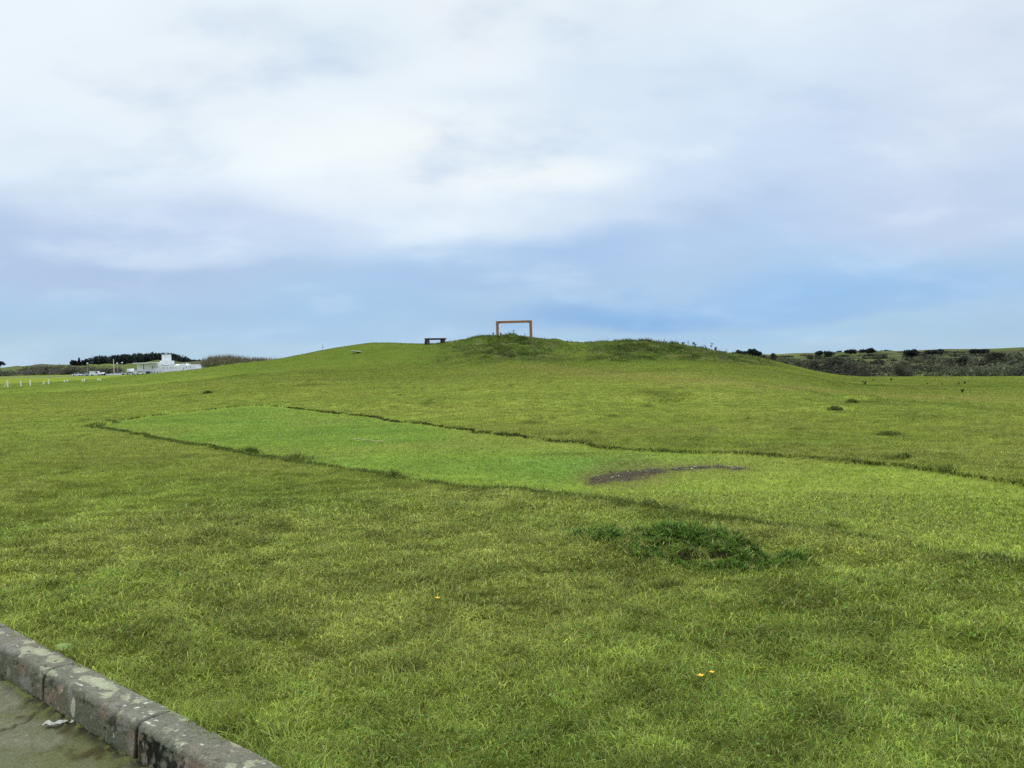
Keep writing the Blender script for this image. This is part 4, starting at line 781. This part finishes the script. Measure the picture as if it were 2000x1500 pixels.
    o = obj('kerbstone', fast_mesh('kerbstone', W, T, C, smooth=True), M_stone, None, c0); return tag(o, label, 'kerbstone', 'concrete kerbstones along the pavement')
U1 = ku(-2.211, 3.822); U2 = ku(-1.511, 3.226); U2 = U1 + .915
kerbstone(U1 - .915, U1, 'kerbstone at the left edge of the photo, with pale lichen along its back edge', 1); kerbstone(U1, U2, 'middle kerbstone between two dark joints, with a pale oval lichen spot on its face', 2); kerbstone(U2, U2 + .915, 'kerbstone nearest the bottom edge, its face stained with black moss', 3)
kerbstone(U2 + .915, U2 + 1.83, 'kerbstone past the bottom edge of the photo, right of the black-stained one', 4); kerbstone(U1 - 1.83, U1 - .915, 'kerbstone past the left edge of the photo', 5)
def build_pavement():
    us = np.concatenate([[-40, -20, -10, -7], np.arange(-6, -5, .1), np.arange(-5, -3, .011), np.arange(-3, -1, .1), [0, 4, 10, 20, 40]]); vs = np.concatenate([np.arange(.03, -.9, -.011), np.arange(-.9, -2, -.1), [-3, -5, -9, -14]])
    U, V = np.meshgrid(us, vs, indexing='ij'); u = U.ravel(); v = V.ravel()
    z = (fbm(u / .05, v / .05, 3, 801) - .5) * .010 + (fbm(u / .012, v / .012, 2, 807) - .5) * .005
    C = np.tile(np.array(lin(108, 106, 88)), (len(u), 1)); sk = fbm(u / .02, v / .02, 3, 808); C = C * (1 + (sk - .5) * .9)[:, None]; C = mix(C, lin(92, 94, 66), np.clip((fbm(u / .35, v / .3, 4, 809) - .42) * 4, 0, .8)); n = fbm(u / .22, v / .16, 4, 802)
    mo = np.clip((n - .46) * 6, 0, 1) * np.exp(-np.abs(v + .05) / .38); C = mix(C, lin(86, 88, 50), mo * .85); C = mix(C, lin(62, 54, 32), np.clip((fbm(u / .09, v / .07, 3, 803) - .55) * 7, 0, 1) * mo)
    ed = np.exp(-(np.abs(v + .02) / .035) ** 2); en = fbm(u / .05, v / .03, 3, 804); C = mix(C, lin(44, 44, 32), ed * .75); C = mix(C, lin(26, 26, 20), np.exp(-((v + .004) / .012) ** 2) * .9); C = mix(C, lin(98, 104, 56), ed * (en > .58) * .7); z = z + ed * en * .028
    # crack running away from the kerb
    cu = U1 + .03 - v * .55 + (fbm(v / .12, 0 * v, 3, 805) - .5) * .10; cr = np.exp(-((u - cu) / .010) ** 2) * (v < -.05); C = mix(C, lin(52, 54, 34), cr * .85); z = z - cr * .008 + np.exp(-((u - cu) / .03) ** 2) * (en > .5) * .006
    C = mix(C, lin(58, 60, 34), np.exp(-((u - cu) / .022) ** 2) * (en > .47) * .7)
    C = mix(C, lin(170, 168, 156), (vn(u / .009, v / .009, 806) > .975) * .4); z = z + mo * .008 * n
    nu, nv = len(us), len(vs); i = np.arange(nu - 1)[:, None] * nv; j = np.arange(nv - 1)[None]; Q = np.stack([i + j, i + j + 1, i + nv + j + 1, i + nv + j], -1).reshape(-1, 4)
    W = np.stack([u * KD[0] + (v + KF) * KN[0], u * KD[1] + (v + KF) * KN[1], z], 1)
    return tag(obj('pavement', fast_mesh('pavement', W, Q, C, smooth=True), M_pave), 'mossy grey asphalt pavement in front of the kerb', 'pavement', kind='structure')
build_pavement()
def scrap():
    rng = np.random.default_rng(6); d0 = ray(115, 1414); t = -(CAMH - .012) / d0[2]; p = np.array([0, 0, CAMH]) + d0 * t; nx, ny = 16, 6; V = []; Fs = []
    for i in range(nx + 1):
        for j in range(ny + 1):
            x = (i / nx - .5) * .125; w = .020 * (.5 + .9 * abs(math.sin(i * .55 + .6))) ; y = (j / ny - .5) * 2 * w + .012 * math.sin(i * .7)
            V.append((x, y * .7, .006 + .005 * math.sin(i * 1.1 + j) + rng.uniform(0, .004)))
    for i in range(nx):
        for j in range(ny): a = i * (ny + 1) + j; Fs.append((a, a + 1, a + ny + 2, a + ny + 1))
    o = MB().add(V, Fs).build('paper_scrap', M_paper, None, p); o.rotation_euler = (0, 0, math.radians(15)); return tag(o, 'crumpled white paper scrap on the pavement by the kerb foot', 'litter')
scrap()

# ------------------------------------------------------------------ sky and light
SUN_AZ, SUN_EL = math.radians(-48), math.radians(48)
w = bpy.data.worlds.new('World'); SC.world = w; w.use_nodes = True; nt = w.node_tree; N = nt.nodes; L = nt.links; N.clear()
def math_n(op, a, b=None, c=None):
    n = N.new('ShaderNodeMath'); n.operation = op
    for i, x in enumerate((a, b, c)):
        if x is None: continue
        if isinstance(x, (int, float)): n.inputs[i].default_value = x
        else: L.new(x, n.inputs[i])
    return n.outputs[0]
def mrange(x, a, b, c, d, smooth=True):
    n = N.new('ShaderNodeMapRange'); n.interpolation_type = 'SMOOTHSTEP' if smooth else 'LINEAR'; L.new(x, n.inputs[0])
    for i, v in enumerate((a, b, c, d)): n.inputs[i + 1].default_value = v
    return n.outputs[0]
def mixc(f, a, b):
    n = N.new('ShaderNodeMix'); n.data_type = 'RGBA'; n.clamp_factor = True
    if isinstance(f, (int, float)): n.inputs[0].default_value = f
    else: L.new(f, n.inputs[0])
    for s, x in ((6, a), (7, b)):
        if isinstance(x, tuple): n.inputs[s].default_value = x + (1,)
        else: L.new(x, n.inputs[s])
    return n.outputs[2]
tc = N.new('ShaderNodeTexCoord'); sp = N.new('ShaderNodeSeparateXYZ'); L.new(tc.outputs['Generated'], sp.inputs[0])
az = math_n('ARCTAN2', sp.outputs[0], sp.outputs[1]); el = math_n('ARCSINE', sp.outputs[2])
cb = N.new('ShaderNodeCombineXYZ'); L.new(az, cb.inputs[0]); L.new(el, cb.inputs[1])
def noise(vec, scale, sc=(1, 1, 1), detail=5, rough=.55, off=(0, 0, 0)):
    mp = N.new('ShaderNodeMapping'); mp.inputs['Scale'].default_value = sc; mp.inputs['Location'].default_value = off; L.new(vec, mp.inputs[0]); n = N.new('ShaderNodeTexNoise'); n.inputs['Scale'].default_value = scale; n.inputs['Detail'].default_value = detail; n.inputs['Roughness'].default_value = rough; L.new(mp.outputs[0], n.inputs['Vector']); return n
def vmath(op, a, b):
    n = N.new('ShaderNodeVectorMath'); n.operation = op
    for i, x in enumerate((a, b)):
        if isinstance(x, tuple): n.inputs[i].default_value = x
        else: L.new(x, n.inputs[i])
    return n
wn = noise(cb.outputs[0], 4., (1, 2.2, 1), 4, .5); wv = vmath('SUBTRACT', wn.outputs['Color'], (.5, .5, .5)); wv2 = vmath('MULTIPLY', wv.outputs[0], (.26, .10, 0)); P = vmath('ADD', cb.outputs[0], wv2.outputs[0]).outputs[0]
sP = N.new('ShaderNodeSeparateXYZ'); L.new(P, sP.inputs[0])
ramp = N.new('ShaderNodeValToRGB'); cr = ramp.color_ramp
stops = [(0, (182, 209, 232)), (.02, (176, 206, 232)), (.07, (168, 200, 234)), (.13, (196, 217, 243)), (.19, (222, 234, 250)), (.27, (238, 245, 254)), (.40, (244, 249, 255)), (.6, (246, 250, 255))]
while len(cr.elements) < len(stops): cr.elements.new(.5)
for e, (p, c) in zip(cr.elements, stops): e.position = p / .6; e.color = lin(*c) + (1,)
L.new(math_n('DIVIDE', sP.outputs[1], .6), ramp.inputs[0]); col = ramp.outputs[0]
def azel(px, py):
    d = ray(px, py); d = d / np.linalg.norm(d); return math.atan2(d[0], d[1]), math.asin(d[2])
BL = [  # x, y, radii in px, colour, strength: cloud banks and brighter gaps
    (1500, 330, 480, 260, (204, 220, 246), .75), (1850, 270, 330, 270, (206, 219, 243), .8), (1950, 100, 260, 200, (226, 230, 242), .6), (1300, 150, 420, 130, (222, 234, 250), .6),
    (120, 480, 360, 100, (180, 199, 232), .95), (420, 420, 270, 75, (190, 206, 237), .95), (300, 535, 440, 60, (176, 198, 231), .9), (60, 330, 240, 120, (226, 236, 248), .6), (560, 470, 300, 50, (210, 222, 244), .6), (330, 505, 260, 22, (214, 228, 246), .6),
    (1180, 495, 280, 75, (170, 198, 238), .9), (1480, 480, 330, 110, (186, 209, 242), .85), (1800, 420, 300, 90, (202, 214, 240), .7), (1700, 560, 420, 80, (166, 202, 240), .8), (870, 555, 330, 30, (168, 196, 236), .7), (700, 610, 420, 60, (168, 200, 236), .7),
    (1150, 615, 230, 42, (136, 182, 234), .8), (1560, 595, 380, 55, (150, 193, 238), .8), (1240, 625, 160, 26, (128, 178, 232), .5), (1000, 575, 200, 22, (182, 210, 242), .7), (1750, 645, 330, 26, (178, 210, 236), .9), (1950, 610, 120, 40, (182, 208, 236), .7), (1350, 665, 500, 16, (172, 206, 238), .7),
    (200, 640, 420, 50, (172, 203, 232), .7), (100, 680, 500, 22, (182, 209, 230), .8), (500, 690, 400, 16, (184, 211, 232), .6),
    (560, 270, 640, 190, (246, 250, 255), .7), (720, 290, 330, 110, (255, 255, 255), .85), (1040, 345, 200, 42, (255, 255, 255), .9), (720, 290, 140, 36, (255, 255, 253), .9), (880, 60, 240, 90, (252, 252, 254), .7), (460, 80, 160, 90, (250, 252, 255), .6), (930, 430, 300, 60, (238, 243, 252), .7), (640, 60, 240, 60, (230, 240, 250), .6), (200, 130, 300, 110, (246, 247, 252), .6), (640, 380, 300, 60, (238, 242, 251), .6), (980, 180, 160, 40, (232, 240, 250), .5)]
for px, py, rx, ry, c, s in BL:
    a, e = azel(px, py); q = vmath('MULTIPLY', vmath('SUBTRACT', P, (a, e, 0)).outputs[0], (F / rx, F / ry, 0)); ln = N.new('ShaderNodeVectorMath'); ln.operation = 'LENGTH'; L.new(q.outputs[0], ln.inputs[0])
    col = mixc(mrange(ln.outputs['Value'], 1.25, .1, 0, s), col, lin(*c))
# soft streaky cloud texture, drawn on a flat cloud layer so that it thins towards the horizon
zz = math_n('MAXIMUM', sp.outputs[2], .0); den = math_n('ADD', zz, .30); lay = N.new('ShaderNodeCombineXYZ'); L.new(math_n('DIVIDE', sp.outputs[0], den), lay.inputs[0]); L.new(math_n('DIVIDE', sp.outputs[1], den), lay.inputs[1])
cn = noise(lay.outputs[0], 2.6, (1, 1.2, 1), 6, .52); cn2 = noise(lay.outputs[0], .8, (1, 1, 1), 4, .5, (5, 2, 0))
tx0 = cn.outputs['Fac']; tx = math_n('ADD', mrange(cn.outputs['Fac'], .3, .7, -.03, .03, False), mrange(cn2.outputs['Fac'], .3, .7, -.03, .03, False))
band = mrange(el, .06, .2, .25, 1.); col = mixc(math_n('MULTIPLY', mrange(tx0, .5, .25, 0, .5), band), col, lin(184, 206, 238)); col = mixc(math_n('MULTIPLY', mrange(tx0, .5, .75, 0, .45), band), col, lin(248, 251, 255))
col = mixc(.07, col, lin(206, 220, 240))
tint = N.new('ShaderNodeVectorMath'); tint.operation = 'MULTIPLY'; L.new(col, tint.inputs[0]); tint.inputs[1].default_value = (.955, 1.005, 1.012); col = tint.outputs[0]
scl = N.new('ShaderNodeVectorMath'); scl.operation = 'SCALE'; L.new(col, scl.inputs[0])
# an overcast sky is brighter overhead than at the horizon
zen = mrange(el, math.radians(26), math.radians(65), 1.0, 2.7)
L.new(math_n('MULTIPLY', math_n('ADD', tx, 1.0), zen), scl.inputs['Scale'])
sky = N.new('ShaderNodeTexSky'); sky.sky_type = 'NISHITA'; sky.sun_disc = False; sky.sun_elevation = SUN_EL; sky.sun_rotation = SUN_AZ; sky.dust_density = 1.5
bg1 = N.new('ShaderNodeBackground'); L.new(sky.outputs[0], bg1.inputs[0]); bg1.inputs[1].default_value = .08
bg2 = N.new('ShaderNodeBackground'); L.new(scl.outputs[0], bg2.inputs[0]); bg2.inputs[1].default_value = 1.0
ms = N.new('ShaderNodeMixShader'); ms.inputs[0].default_value = .93; L.new(bg1.outputs[0], ms.inputs[1]); L.new(bg2.outputs[0], ms.inputs[2])
wo = N.new('ShaderNodeOutputWorld'); L.new(ms.outputs[0], wo.inputs[0])
w.cycles.sampling_method = 'MANUAL'; w.cycles.sample_map_resolution = 512
sl = bpy.data.lights.new('sun', 'SUN'); sl.energy = 1.2; sl.angle = math.radians(22); sl.color = (1, .95, .88); so = bpy.data.objects.new('sun', sl); COL.objects.link(so)
dirv = Vector((math.sin(SUN_AZ) * math.cos(SUN_EL), math.cos(SUN_AZ) * math.cos(SUN_EL), math.sin(SUN_EL))); so.rotation_euler = dirv.to_track_quat('Z', 'Y').to_euler(); so.location = (-20, 20, 40)
vs = SC.view_settings; vs.view_transform = 'Standard'; vs.look = 'None'; vs.exposure = 0; vs.gamma = 1; vs.use_curve_mapping = False
SC.cycles.use_denoising = False; SC.cycles.max_bounces = 6; SC.cycles.diffuse_bounces = 3; SC.cycles.transmission_bounces = 3
